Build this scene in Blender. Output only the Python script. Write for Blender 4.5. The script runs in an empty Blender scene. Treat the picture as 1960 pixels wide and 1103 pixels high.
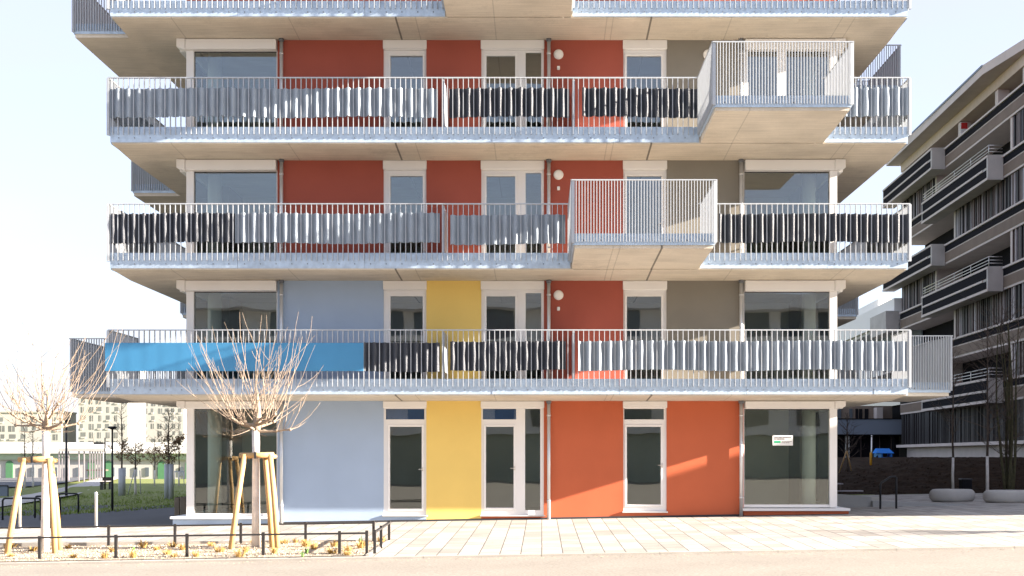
import bpy, math, random
from mathutils import Vector, Matrix
R = random.Random(7)
scene = bpy.context.scene
col = scene.collection

# ------------------------------------------------------------------ camera model (photo pixel -> world)
FPX = 2461.0; CX = 1037.0; CY = 875.0; DC = 31.0; CZ = 1.6      # focal (px), principal point, camera distance to wall, height
def S(y): return FPX / (y + DC)
def PX(px, y=0.0): return (px - CX) / S(y)
def PZ(py, y=0.0): return CZ - (py - CY) / S(y)
YF = -1.40                                                      # balcony front plane
def FX(px): return PX(px, YF)
def FZ(py): return PZ(py, YF)
W = PX
def DFB(py, z): return FPX / ((py - CY) / (CZ - z)) - DC        # depth of a ground pixel

def gz(x, y):
    b = .095 + .0169 * min(max(x, -12), 20)
    if y < 0: b += .016 * max(y, -9.1)
    if y > 40: b -= .0108 * (min(y, 123) - 40)
    return b

# ------------------------------------------------------------------ materials
def newmat(name):
    m = bpy.data.materials.new(name); m.use_nodes = True
    nt = m.node_tree
    return m, nt, nt.nodes['Principled BSDF']
def N(nt, t, **kw):
    n = nt.nodes.new(t)
    for k, v in kw.items(): setattr(n, k, v)
    return n
def mat(name, c, rough=.7, metal=0, var=.12, scale=3.0, bump=0, bscale=60, spec=.4, stretch=(1, 1, 1), fine=0.0):
    m, nt, b = newmat(name)
    b.inputs['Roughness'].default_value = rough
    b.inputs['Metallic'].default_value = metal
    b.inputs['Specular IOR Level'].default_value = spec
    geo = N(nt, 'ShaderNodeNewGeometry')
    mp = N(nt, 'ShaderNodeMapping'); mp.inputs['Scale'].default_value = stretch
    nt.links.new(geo.outputs['Position'], mp.inputs['Vector'])
    n1 = N(nt, 'ShaderNodeTexNoise'); n1.inputs['Scale'].default_value = scale; n1.inputs['Detail'].default_value = 6
    nt.links.new(mp.outputs[0], n1.inputs['Vector'])
    mr = N(nt, 'ShaderNodeMapRange'); mr.inputs['From Min'].default_value = .25; mr.inputs['From Max'].default_value = .75
    mr.inputs['To Min'].default_value = 1 - var; mr.inputs['To Max'].default_value = 1 + var
    nt.links.new(n1.outputs['Fac'], mr.inputs['Value'])
    fac = mr.outputs[0]
    if fine:
        n3 = N(nt, 'ShaderNodeTexNoise'); n3.inputs['Scale'].default_value = bscale; n3.inputs['Detail'].default_value = 3
        nt.links.new(mp.outputs[0], n3.inputs['Vector'])
        m3 = N(nt, 'ShaderNodeMapRange'); m3.inputs['From Min'].default_value = .3; m3.inputs['From Max'].default_value = .7
        m3.inputs['To Min'].default_value = 1 - fine; m3.inputs['To Max'].default_value = 1 + fine
        nt.links.new(n3.outputs['Fac'], m3.inputs['Value'])
        mu = N(nt, 'ShaderNodeMath', operation='MULTIPLY')
        nt.links.new(fac, mu.inputs[0]); nt.links.new(m3.outputs[0], mu.inputs[1]); fac = mu.outputs[0]
    mix = N(nt, 'ShaderNodeVectorMath', operation='SCALE'); mix.inputs[0].default_value = c[:3]
    nt.links.new(fac, mix.inputs['Scale'])
    nt.links.new(mix.outputs[0], b.inputs['Base Color'])
    if bump:
        n2 = N(nt, 'ShaderNodeTexNoise'); n2.inputs['Scale'].default_value = bscale; n2.inputs['Detail'].default_value = 4
        nt.links.new(geo.outputs['Position'], n2.inputs['Vector'])
        bp = N(nt, 'ShaderNodeBump'); bp.inputs['Strength'].default_value = bump; bp.inputs['Distance'].default_value = .01
        nt.links.new(n2.outputs['Fac'], bp.inputs['Height']); nt.links.new(bp.outputs[0], b.inputs['Normal'])
    return m

def glass_mat(name, tint=(.86, .9, .87), ior=2.05):
    m, nt, b = newmat(name); nt.nodes.remove(b)
    out = nt.nodes['Material Output']
    tr = N(nt, 'ShaderNodeBsdfTransparent'); tr.inputs[0].default_value = (*tint, 1)
    gl = N(nt, 'ShaderNodeBsdfGlossy'); gl.inputs['Roughness'].default_value = .0; gl.inputs[0].default_value = (.95, .97, 1, 1)
    geo = N(nt, 'ShaderNodeNewGeometry')
    nz = N(nt, 'ShaderNodeTexNoise'); nz.inputs['Scale'].default_value = .8; nz.inputs['Detail'].default_value = 1
    nt.links.new(geo.outputs['Position'], nz.inputs['Vector'])
    bp = N(nt, 'ShaderNodeBump'); bp.inputs['Strength'].default_value = .05; bp.inputs['Distance'].default_value = .05
    nt.links.new(nz.outputs['Fac'], bp.inputs['Height']); nt.links.new(bp.outputs[0], gl.inputs['Normal'])
    fr = N(nt, 'ShaderNodeFresnel'); fr.inputs[0].default_value = ior
    mx = N(nt, 'ShaderNodeMixShader')
    nt.links.new(fr.outputs[0], mx.inputs[0]); nt.links.new(tr.outputs[0], mx.inputs[1]); nt.links.new(gl.outputs[0], mx.inputs[2])
    nt.links.new(mx.outputs[0], out.inputs['Surface'])
    return m

def concrete_soffit(name, c, lines, dark):
    """board-marked concrete with cast joints at given world x positions"""
    m = mat(name, c, .85, var=.14, scale=1.1, bump=.25, bscale=35, fine=.05)
    nt = m.node_tree; b = nt.nodes['Principled BSDF']
    geo = N(nt, 'ShaderNodeNewGeometry'); sp = N(nt, 'ShaderNodeSeparateXYZ')
    nt.links.new(geo.outputs['Position'], sp.inputs[0])
    acc = None
    for x, w in [(v, .012) for v in lines] + [(v, .022) for v in dark]:
        cm = N(nt, 'ShaderNodeMath', operation='COMPARE'); cm.inputs[1].default_value = x; cm.inputs[2].default_value = w
        nt.links.new(sp.outputs['X'], cm.inputs[0]); o = cm.outputs[0]
        if w > .02:
            sc = o
        else:
            k = N(nt, 'ShaderNodeMath', operation='MULTIPLY'); k.inputs[1].default_value = .35
            nt.links.new(o, k.inputs[0]); sc = k.outputs[0]
        if acc is None: acc = sc
        else:
            a = N(nt, 'ShaderNodeMath', operation='MAXIMUM'); nt.links.new(acc, a.inputs[0]); nt.links.new(sc, a.inputs[1]); acc = a.outputs[0]
    # board marks: stretched noise; air holes: fine voronoi
    mp = N(nt, 'ShaderNodeMapping'); mp.inputs['Scale'].default_value = (.35, 7, 1); nt.links.new(geo.outputs['Position'], mp.inputs[0])
    bn = N(nt, 'ShaderNodeTexNoise'); bn.inputs['Scale'].default_value = 3; bn.inputs['Detail'].default_value = 4; nt.links.new(mp.outputs[0], bn.inputs['Vector'])
    br = N(nt, 'ShaderNodeMapRange'); br.inputs['From Min'].default_value = .35; br.inputs['From Max'].default_value = .7; br.inputs['To Min'].default_value = .9; br.inputs['To Max'].default_value = 1.07
    nt.links.new(bn.outputs['Fac'], br.inputs[0])
    prev = b.inputs['Base Color'].links[0].from_socket
    s1 = N(nt, 'ShaderNodeVectorMath', operation='SCALE'); nt.links.new(prev, s1.inputs[0]); nt.links.new(br.outputs[0], s1.inputs['Scale'])
    inv = N(nt, 'ShaderNodeMapRange'); inv.inputs['To Min'].default_value = 1; inv.inputs['To Max'].default_value = .32
    nt.links.new(acc, inv.inputs[0])
    st = N(nt, 'ShaderNodeTexNoise'); st.inputs['Scale'].default_value = .55; st.inputs['Detail'].default_value = 9; st.inputs['Roughness'].default_value = .72; nt.links.new(geo.outputs['Position'], st.inputs['Vector'])
    sr = N(nt, 'ShaderNodeMapRange'); sr.inputs['From Min'].default_value = .54; sr.inputs['From Max'].default_value = .68; sr.inputs['To Min'].default_value = 1; sr.inputs['To Max'].default_value = .72; nt.links.new(st.outputs['Fac'], sr.inputs[0])
    s0 = N(nt, 'ShaderNodeVectorMath', operation='SCALE'); nt.links.new(s1.outputs[0], s0.inputs[0]); nt.links.new(sr.outputs[0], s0.inputs['Scale']); s1 = s0
    s2 = N(nt, 'ShaderNodeVectorMath', operation='SCALE'); nt.links.new(s1.outputs[0], s2.inputs[0]); nt.links.new(inv.outputs[0], s2.inputs['Scale'])
    nt.links.new(s2.outputs[0], b.inputs['Base Color'])
    return m

def paver_mat(name, c1, c2, mortar, bw=.66, rh=.36, msize=.009):
    m, nt, b = newmat(name)
    b.inputs['Roughness'].default_value = .85
    geo = N(nt, 'ShaderNodeNewGeometry')
    mp = N(nt, 'ShaderNodeMapping'); mp.inputs['Rotation'].default_value = (0, 0, math.radians(90))
    nt.links.new(geo.outputs['Position'], mp.inputs[0])
    br = N(nt, 'ShaderNodeTexBrick'); br.offset = .37; br.squash = 1
    br.inputs['Color1'].default_value = (*c1, 1); br.inputs['Color2'].default_value = (*c2, 1); br.inputs['Mortar'].default_value = (*mortar, 1)
    br.inputs['Scale'].default_value = 1; br.inputs['Mortar Size'].default_value = msize
    br.inputs['Brick Width'].default_value = bw; br.inputs['Row Height'].default_value = rh; br.inputs['Bias'].default_value = -.1
    nt.links.new(mp.outputs[0], br.inputs['Vector'])
    n1 = N(nt, 'ShaderNodeTexNoise'); n1.inputs['Scale'].default_value = .9; n1.inputs['Detail'].default_value = 8; n1.inputs['Roughness'].default_value = .7
    nt.links.new(geo.outputs['Position'], n1.inputs['Vector'])
    mr = N(nt, 'ShaderNodeMapRange'); mr.inputs['From Min'].default_value = .3; mr.inputs['From Max'].default_value = .7; mr.inputs['To Min'].default_value = .82; mr.inputs['To Max'].default_value = 1.12
    nt.links.new(n1.outputs['Fac'], mr.inputs[0])
    s = N(nt, 'ShaderNodeVectorMath', operation='SCALE'); nt.links.new(br.outputs['Color'], s.inputs[0]); nt.links.new(mr.outputs[0], s.inputs['Scale'])
    nt.links.new(s.outputs[0], b.inputs['Base Color'])
    bp = N(nt, 'ShaderNodeBump'); bp.inputs['Strength'].default_value = .4; bp.inputs['Distance'].default_value = .004; bp.invert = True
    nt.links.new(br.outputs['Fac'], bp.inputs['Height']); nt.links.new(bp.outputs[0], b.inputs['Normal'])
    return m

SEAMS = [FX(795), FX(946), FX(1162), FX(1174), FX(327), FX(552), FX(1401), FX(1613), FX(1637)]
DSEAMS = [FX(757), FX(1247)]
M = {}
M['soffit'] = concrete_soffit('cast_concrete', (.62, .555, .46), SEAMS, DSEAMS)
M['galv'] = mat('galvanised_steel', (.44, .535, .64), .42, .3, var=.16, scale=9, bump=.05, bscale=120, fine=.05)
M['bar'] = mat('galvanised_bar', (.44, .465, .49), .45, .2, var=.06, scale=6)
M['bolt'] = mat('bolt_steel', (.16, .17, .19), .5, .5)
M['red'] = mat('red_render', (.36, .092, .064), .9, var=.05, scale=1.3, bump=.35, bscale=90, fine=.11, spec=.2)
M['red_lit'] = mat('red_render_lit', (.50, .125, .058), .9, var=.05, scale=1.3, bump=.35, bscale=90, fine=.11, spec=.2)  # same red paint, colour brightened for light bounced off the pavement
M['blue'] = mat('pale_blue_render', (.355, .445, .58), .9, var=.04, scale=1.3, bump=.35, bscale=90, fine=.08, spec=.2)
M['yellow'] = mat('yellow_render', (.80, .57, .17), .9, var=.04, scale=1.3, bump=.35, bscale=90, fine=.08, spec=.2)
M['olive'] = mat('grey_render', (.235, .215, .18), .9, var=.05, scale=1.3, bump=.35, bscale=90, fine=.11, spec=.2)
M['white'] = mat('white_frame', (.80, .78, .76), .4, var=.02, scale=2)
M['interior'] = mat('interior_plaster', (.74, .72, .64), .9, var=.04)
M['column'] = mat('white_column', (.85, .85, .81), .7, var=.03)
M['glass'] = glass_mat('window_glass')
M['shopglass'] = glass_mat('ground_floor_glass', (.93, .97, .92), 1.85)
M['dark'] = mat('dark_gasket', (.03, .03, .035), .5)
M['grey_screen'] = mat('grey_mesh_fabric', (.27, .315, .365), .6, .0, var=.08, scale=2, bump=.5, bscale=220, fine=.16)
M['black_screen'] = mat('charcoal_mesh_fabric', (.030, .035, .048), .45, .0, var=.1, scale=2, bump=.6, bscale=220, fine=.3, spec=.5)
M['blue_panel'] = mat('blue_sheet_panel', (.055, .235, .43), .35, var=.10, scale=.9, spec=.5)
M['bluebacking'] = mat('deep_blue_backing', (.045, .13, .45), .5, var=.05)
M['pipe'] = mat('zinc_pipe', (.62, .63, .64), .35, .5, var=.08, scale=4)
M['lampw'] = mat('opal_white', (.86, .84, .80), .4, var=.01)
M['sill'] = mat('aluminium_sill', (.62, .61, .60), .5, .3, var=.05)
M['base'] = mat('bitumen_base', (.04, .04, .045), .8)
M['divider'] = mat('divider_plate', (.42, .46, .51), .4, .2, var=.08, scale=4)
M['wood'] = mat('peeled_wood', (.46, .29, .125), .7, var=.18, scale=5, stretch=(3, 3, .6), fine=.12, bscale=30)
M['bark'] = mat('pollard_bark', (.28, .215, .16), .85, var=.25, scale=12, bump=.3)
M['limewash'] = mat('limewashed_trunk', (.68, .64, .60), .85, var=.16, scale=7, bump=.4, bscale=40)
M['darkbark'] = mat('dark_bark', (.10, .075, .058), .9, var=.25, scale=10)
M['mossbark'] = mat('mossy_bark', (.085, .078, .04), .9, var=.35, scale=9)
M['leaf_dry'] = mat('dry_leaves', (.30, .19, .11), .9, var=.4, scale=4)
M['guard'] = mat('trunk_guard', (.50, .52, .55), .7, var=.1)
M['fence'] = mat('anthracite_paint', (.035, .033, .033), .45, .2, var=.1)
M['black'] = mat('black_paint', (.02, .021, .024), .5, var=.1)
M['steel'] = mat('stainless_steel', (.62, .60, .57), .3, .8, var=.05)
M['kerb'] = mat('kerb_stone', (.36, .33, .29), .85, var=.12, scale=3, fine=.12, bscale=70)
M['road'] = mat('pale_asphalt', (.25, .224, .19), .9, var=.09, scale=.7, fine=.20, bscale=26, bump=.3)
M['asphalt'] = mat('path_asphalt', (.082, .085, .092), .9, var=.16, scale=.6, fine=.2, bscale=30, bump=.3)
M['path'] = mat('pale_path', (.42, .40, .37), .9, var=.08, scale=1)
M['lawn'] = mat('lawn_soil', (.14, .165, .03), .95, var=.3, scale=1.6, fine=.3, bscale=14)
M['blade'] = mat('grass_blade', (.19, .27, .035), .8, var=.35, scale=1.2)
M['drygrass'] = mat('dry_grass', (.42, .27, .085), .85, var=.3, scale=5)
M['shoot'] = mat('green_shoot', (.12, .26, .05), .7, var=.2)
M['bed'] = mat('bed_gravel', (.34, .285, .22), .95, var=.2, scale=4, fine=.35, bscale=38, bump=.6)
M['chip'] = mat('gravel_chip', (.36, .29, .21), .9, var=.45, scale=9)
M['soil'] = mat('dark_soil', (.030, .019, .012), 1.0, spec=.05, var=.4, scale=3, fine=.4, bscale=20, bump=.9)
M['pavers'] = paver_mat('concrete_pavers', (.42, .39, .35), (.265, .242, .213), (.065, .06, .055))
M['cementgrey'] = mat('grey_concrete', (.34, .34, .335), .85, var=.12, scale=1.5, bump=.2, bscale=40, fine=.06)
M['paleconc'] = mat('pale_concrete', (.46, .44, .41), .8, var=.09, scale=3, bump=.15, bscale=60, fine=.05)
M['anth'] = mat('anthracite_cladding', (.013, .0125, .0155), .9, var=.1, spec=.06)
M['balcconc'] = mat('warm_grey_concrete', (.46, .43, .40), .85, var=.14, scale=1.2, bump=.2, bscale=30, fine=.06)
M['littrim'] = mat('warm_lit_concrete', (.58, .47, .38), .85, var=.08)
M['tan'] = mat('tan_corrugated', (.24, .185, .145), .7, var=.12, scale=1.0)
M['mauve'] = mat('light_concrete_trim', (.56, .49, .45), .8, var=.08, scale=1.2)
M['slat_d'] = mat('dark_slat', (.022, .019, .02), .6, var=.15)
M['slat_m'] = mat('brown_slat', (.12, .088, .082), .6, var=.15)
M['slat_l'] = mat('pale_slat', (.30, .27, .28), .5, var=.12)
M['loggia'] = mat('loggia_dark', (.012, .012, .014), .9)
M['farwhite'] = mat('white_render', (.80, .78, .75), .9, var=.03, scale=.2)
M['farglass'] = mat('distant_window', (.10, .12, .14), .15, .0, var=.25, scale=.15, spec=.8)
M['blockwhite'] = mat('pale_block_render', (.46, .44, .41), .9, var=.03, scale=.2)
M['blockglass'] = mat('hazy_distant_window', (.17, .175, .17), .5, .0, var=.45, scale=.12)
M['green'] = mat('green_paint', (.08, .21, .10), .6, var=.08)
M['palegreen'] = mat('pale_green_band', (.36, .43, .31), .7, var=.05)
M['brownpanel'] = mat('planter_board', (.27, .22, .16), .8, var=.1)
M['bluetoy'] = mat('blue_plastic', (.04, .25, .80), .4, var=.03)
M['lightblue'] = mat('pale_blue_plastic', (.20, .50, .85), .4, var=.03)
M['amber'] = mat('amber_paint', (.75, .36, .02), .5, var=.04)
M['bluegrey'] = mat('blue_grey_cladding', (.20, .235, .29), .7, var=.05, scale=.5)
M['signw'] = mat('sign_white', (.80, .80, .78), .5, var=.01)
M['signg'] = mat('sign_green', (.02, .42, .20), .5, var=.01)
M['ink'] = mat('sign_ink', (.07, .04, .04), .6, var=.01)
M['signred'] = mat('sign_red', (.55, .03, .03), .5, var=.02)
M['binn'] = mat('green_bin', (.03, .09, .07), .5)

# ------------------------------------------------------------------ mesh builder
def wloc(o):
    v = Vector((0, 0, 0))
    while o is not None: v += o.location; o = o.parent
    return v
class MB:
    def __init__(s): s.v = []; s.f = []; s.m = []; s.sm = []; s.cur = 0
    def add(s, vs, fs, smooth=False):
        b = len(s.v); s.v += [tuple(p) for p in vs]
        for f in fs: s.f.append([b + i for i in f]); s.m.append(s.cur); s.sm.append(smooth)
    def hexa(s, p):   # p: 4 bottom (ccw from above) + 4 top
        s.add(p, [(3, 2, 1, 0), (4, 5, 6, 7), (0, 1, 5, 4), (1, 2, 6, 5), (2, 3, 7, 6), (3, 0, 4, 7)]); return s
    def box(s, x0, x1, y0, y1, z0, z1):
        if x1 < x0: x0, x1 = x1, x0
        if y1 < y0: y0, y1 = y1, y0
        if z1 < z0: z0, z1 = z1, z0
        return s.hexa([(x0, y0, z0), (x1, y0, z0), (x1, y1, z0), (x0, y1, z0), (x0, y0, z1), (x1, y0, z1), (x1, y1, z1), (x0, y1, z1)])
    def bbox(s, x0, x1, y0, y1, z0, z1, c=.01):   # box with chamfered vertical + horizontal front edges (chamfer all x/z silhouette edges)
        pts = [(x0 + c, z0), (x1 - c, z0), (x1, z0 + c), (x1, z1 - c), (x1 - c, z1), (x0 + c, z1), (x0, z1 - c), (x0, z0 + c)]
        cx, cz = (x0 + x1) / 2, (z0 + z1) / 2
        kx = (x1 - x0 - 2 * c) / (x1 - x0); kz = (z1 - z0 - 2 * c) / (z1 - z0)
        inner = [(cx + (p[0] - cx) * kx, cz + (p[1] - cz) * kz) for p in pts]
        vs = [(p[0], y0, p[1]) for p in inner] + [(p[0], y0 + c, p[1]) for p in pts] + [(p[0], y1, p[1]) for p in pts]
        n = 8
        fs = [tuple(range(n))]
        for i in range(n):
            j = (i + 1) % n
            fs += [(i, n + i, n + j, j), (n + i, 2 * n + i, 2 * n + j, n + j)]
        fs += [tuple(reversed(range(2 * n, 3 * n)))]
        s.add(vs, fs); return s
    def tube(s, pts, rad, n=6, cap=True, smooth=True):
        pts = [Vector(p) for p in pts]
        if not isinstance(rad, (list, tuple)): rad = [rad] * len(pts)
        vs = []; prev = None
        for i, p in enumerate(pts):
            d = (pts[min(i + 1, len(pts) - 1)] - pts[max(i - 1, 0)])
            if d.length < 1e-9: d = Vector((0, 0, 1))
            d.normalize()
            if prev is None:
                a = Vector((0, 0, 1)) if abs(d.z) < .9 else Vector((1, 0, 0))
                u = d.cross(a).normalized()
            else:
                u = (prev - d * prev.dot(d))
                u = u.normalized() if u.length > 1e-6 else d.orthogonal().normalized()
            prev = u; w = d.cross(u)
            for k in range(n):
                t = 2 * math.pi * k / n
                vs.append(p + (u * math.cos(t) + w * math.sin(t)) * rad[i])
        fs = []
        for i in range(len(pts) - 1):
            for k in range(n):
                j = (k + 1) % n
                fs.append((i * n + k, i * n + j, (i + 1) * n + j, (i + 1) * n + k))
        s.add(vs, fs, smooth)
        if cap:
            b = len(s.v) - len(vs)
            s.f.append([b + k for k in reversed(range(n))]); s.m.append(s.cur); s.sm.append(False)
            e = b + (len(pts) - 1) * n
            s.f.append([e + k for k in range(n)]); s.m.append(s.cur); s.sm.append(False)
        return s
    def lathe(s, c, prof, n=32, sx=1, sy=1, smooth=True):
        vs = []; fs = []
        for r, z in prof:
            for k in range(n):
                t = 2 * math.pi * k / n
                vs.append((c[0] + r * sx * math.cos(t), c[1] + r * sy * math.sin(t), c[2] + z))
        for i in range(len(prof) - 1):
            for k in range(n):
                j = (k + 1) % n
                fs.append((i * n + k, i * n + j, (i + 1) * n + j, (i + 1) * n + k))
        fs.append(tuple(reversed(range(n)))); fs.append(tuple(range((len(prof) - 1) * n, len(prof) * n)))
        s.add(vs, fs, smooth); return s
    def prism(s, poly, a0, a1, axis='y'):   # poly in (x,z) for y; (y,z) for x; (x,y) for z
        def P(p, a): return {'y': (p[0], a, p[1]), 'x': (a, p[0], p[1]), 'z': (p[0], p[1], a)}[axis]
        n = len(poly)
        vs = [P(p, a0) for p in poly] + [P(p, a1) for p in poly]
        fs = [tuple(range(n)), tuple(reversed(range(n, 2 * n)))] + [(i, n + i, n + (i + 1) % n, (i + 1) % n) for i in range(n)]
        s.add(vs, fs); return s
    def quad(s, a, b, c, d): s.add([a, b, c, d], [(0, 1, 2, 3)]); return s
    def build(s, name, mats, parent=None, fix=False):
        off = wloc(parent) if parent else Vector((0, 0, 0))
        me = bpy.data.meshes.new(name)
        me.from_pydata([(p[0] - off.x, p[1] - off.y, p[2] - off.z) for p in s.v], [], s.f)
        if not isinstance(mats, (list, tuple)): mats = [mats]
        for m in mats: me.materials.append(m)
        me.polygons.foreach_set('material_index', s.m)
        me.polygons.foreach_set('use_smooth', s.sm)
        me.update()
        if fix:
            import bmesh
            bm = bmesh.new(); bm.from_mesh(me); bmesh.ops.recalc_face_normals(bm, faces=bm.faces); bm.to_mesh(me); bm.free()
        o = bpy.data.objects.new(name, me); col.objects.link(o)
        if parent: o.parent = parent
        return o
def tag(o, label=None, cat=None, group=None, kind=None):
    if label: o['label'] = label
    if cat: o['category'] = cat
    if group: o['group'] = group
    if kind: o['kind'] = kind
    return o
def empty(name, loc, label, cat, group=None):
    o = bpy.data.objects.new(name, None); col.objects.link(o); o.location = loc; o.empty_display_size = .2
    return tag(o, label, cat, group)
def copy_thing(o, parent=None):
    c = o.copy(); col.objects.link(c)
    if parent: c.parent = parent
    for ch in [x for x in bpy.data.objects if x.parent == o]: copy_thing(ch, c)
    return c

# ------------------------------------------------------------------ world, sun, camera
SUN = Vector((6.4, -1.0, 1.95)).normalized()
elev = math.asin(SUN.z); azim = math.atan2(SUN.x, SUN.y)
wd = bpy.data.worlds.new("World"); scene.world = wd; wd.use_nodes = True
nt = wd.node_tree; bg = nt.nodes['Background']
sky = nt.nodes.new('ShaderNodeTexSky'); sky.sky_type = 'NISHITA'; sky.sun_disc = False
sky.sun_elevation = elev; sky.sun_rotation = azim; sky.air_density = 1.0; sky.dust_density = .8; sky.ozone_density = 2.5; sky.altitude = 200
# thin high cloud veil over the Nishita sky
tc = nt.nodes.new('ShaderNodeTexCoord'); mp_ = nt.nodes.new('ShaderNodeMapping'); mp_.inputs['Scale'].default_value = (1.2, 1.2, 4)
nt.links.new(tc.outputs['Generated'], mp_.inputs[0])
nz_ = nt.nodes.new('ShaderNodeTexNoise'); nz_.inputs['Scale'].default_value = 2.2; nz_.inputs['Detail'].default_value = 7; nt.links.new(mp_.outputs[0], nz_.inputs['Vector'])
mr_ = nt.nodes.new('ShaderNodeMapRange'); mr_.inputs['From Min'].default_value = .35; mr_.inputs['From Max'].default_value = .7; mr_.inputs['To Min'].default_value = .62; mr_.inputs['To Max'].default_value = .88
nt.links.new(nz_.outputs['Fac'], mr_.inputs[0])
mx_ = nt.nodes.new('ShaderNodeMix'); mx_.data_type = 'RGBA'; mx_.inputs['B'].default_value = (1.60, 1.58, 1.86, 1)
nt.links.new(mr_.outputs[0], mx_.inputs['Factor']); nt.links.new(sky.outputs[0], mx_.inputs['A'])
nt.links.new(mx_.outputs['Result'], bg.inputs['Color']); bg.inputs['Strength'].default_value = .085
sl = bpy.data.lights.new('sun', 'SUN'); sl.energy = 5.0; sl.angle = math.radians(.5); sl.color = (1, .89, .765)
so = bpy.data.objects.new('sun', sl); col.objects.link(so); so.rotation_euler = SUN.to_track_quat('Z', 'Y').to_euler(); so.location = (40, -20, 30)
cam = bpy.data.cameras.new('camera'); co = bpy.data.objects.new('camera', cam); col.objects.link(co)
co.location = (0, -DC, CZ); co.rotation_euler = (math.radians(90), 0, 0)
cam.sensor_width = 36; cam.lens = 36 * FPX / 1960; cam.shift_x = -(CX - 980) / 1960; cam.shift_y = (CY - 551.5) / 1960
cam.clip_end = 3000; cam.clip_start = .1
scene.camera = co
vs_ = scene.view_settings; vs_.view_transform = 'Standard'; vs_.look = 'None'; vs_.gamma = 1; vs_.use_curve_mapping = False; vs_.exposure = 2.72

# ------------------------------------------------------------------ ground sheets
def breaks(a, b, n, extra):
    v = [a + (b - a) * i / n for i in range(n + 1)] + [e for e in extra if a < e < b]
    return sorted(set(round(t, 4) for t in v))
def sheet(name, x0, x1, y0, y1, off, m, nx=8, ny=8, fn=gz):
    xs = breaks(x0, x1, nx, (-12, 20)); ys = breaks(y0, y1, ny, (-9.1, 0, 40, 123))
    mb = MB(); vs = [(x, y, fn(x, y) + off) for y in ys for x in xs]; n = len(xs)
    mb.add(vs, [(j * n + i, j * n + i + 1, (j + 1) * n + i + 1, (j + 1) * n + i) for j in range(len(ys) - 1) for i in range(n - 1)])
    return tag(mb.build(name, m), kind='structure')
def roadz(x, y): return gz(x, -9.1) - .035 + (.012 * (y + 9.3) if y > -16 else .012 * -6.7)
sheet('ground', -700, 700, -9.3, 1200, -.04, M['lawn'], 40, 60)
sheet('road', -160, 160, -75, -9.22, 0, M['road'], 20, 14, roadz)
sheet('pavement', -60, 90, -9.12, 13.5, 0, M['pavers'], 20, 8)
sheet('asphalt_path', -60, -8.2, .15, 14.6, .006, M['asphalt'], 10, 6)
# kerb stones along the road
kb = MB()
x = -60
while x < 60:
    x2 = x + 2.0 - .008
    pts = []
    for zz in (-.14, .004):
        pts += [(x, -9.26, gz(x, -9.1) + zz), (x2, -9.26, gz(x2, -9.1) + zz), (x2, -9.1, gz(x2, -9.1) + zz), (x, -9.1, gz(x, -9.1) + zz)]
    kb.hexa(pts); x += 2.0
tag(kb.build('kerb', M['kerb']), kind='structure')
def gpoly(name, pts, off, m, z=-.108):
    mb = MB(); vs = []
    for px, py in pts:
        # solve ground depth iteratively
        y = 20.0
        for _ in range(40):
            xx = PX(px, y); g = gz(xx, y); y = FPX / ((py - CY) / (CZ - g)) - DC
        vs.append((PX(px, y), y, gz(PX(px, y), y) + off))
    mb.add(vs, [tuple(range(len(vs)))])
    return tag(mb.build(name, m, fix=True), kind='structure')
def lawn_edge(x): return 7.0 if x < -13.7 else 7.0 + (x + 13.7) * 6.5
# lawn on top of the asphalt (curved near edge)
lw = MB(); xs = [-40 + i for i in range(0, 33)]
edge = lambda x: 6.0 + .15 * math.sin(x * .7) + (0 if x < -15 else (x + 15) ** 2 * .95)
vsl = []
for x in xs:
    e = edge(x)
    for k in range(8):
        y = e + (48 - e) * k / 7
        vsl.append((x, y, gz(x, y) + (.012 if k else .0) + .03 * (k > 0) * math.sin(x * 1.3 + y)))
lw.add(vsl, [(i * 8 + k, (i + 1) * 8 + k, (i + 1) * 8 + k + 1, i * 8 + k + 1) for i in range(len(xs) - 1) for k in range(7)], True)
lwo = lw.build('lawn', M['lawn'], fix=True); tag(lwo, kind='structure')
gpoly('path', [(-60, 984), (40, 968), (150, 949), (214, 922), (236, 914.5), (192, 916), (130, 934), (60, 949), (-60, 966)], .075, M['path'])
gpoly('path', [(-60, 938), (60, 933), (130, 925), (190, 914), (60, 914), (-60, 917)], .07, M['asphalt'])
# grass blades
gb = MB(); rr = random.Random(3)
for i in range(16000):
    x = rr.uniform(-26, -9.2); e = edge(x) + .05
    y = e + (rr.random() ** 1.6) * 26
    px = CX + x * S(y)
    if px < -15 or px > 385: continue
    py_ = CY + (CZ - gz(x, y)) * S(y)
    if px < 216 and py_ < 968 - (px) * .12 and py_ < 985 - px * .2: continue
    z = gz(x, y) + .0; a = rr.uniform(0, 6.28); w = rr.uniform(.008, .02); h = rr.uniform(.04, .12)
    dx, dy = math.cos(a) * w, math.sin(a) * w; lx, ly = rr.gauss(0, .03), rr.gauss(0, .03)
    gb.add([(x - dx, y - dy, z), (x + dx, y + dy, z), (x + lx, y + ly, z + h)], [(0, 1, 2)])
tag(gb.build('grass', M['blade']), 'short green grass covering the lawn behind the asphalt path', 'grass', kind='stuff')

# ------------------------------------------------------------------ MAIN BUILDING
bld = empty('apartment_building', (W(980), 0, 0), 'apartment house with red, blue, yellow and grey walls behind deep concrete balconies with steel railings', 'building')
XL, XR = W(357), W(1602)          # wall corners
SLX0, SLX1 = FX(211), FX(1738)    # slab edges
YB = 28.0
def zs_front(k): return 3.017 + 2.9 * k     # soffit at front edge
def zs_wall(k): return 2.951 + 2.9 * k      # soffit at the wall
def zfl(k): return 3.26 + 2.9 * k           # slab top
Z_RAIL = 10.32 - 5.8; Z_FT = 9.20 - 5.8; Z_FB = 8.845 - 5.8; Z_BB = 9.02 - 5.8   # for k=0, + 2.9k

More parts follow.
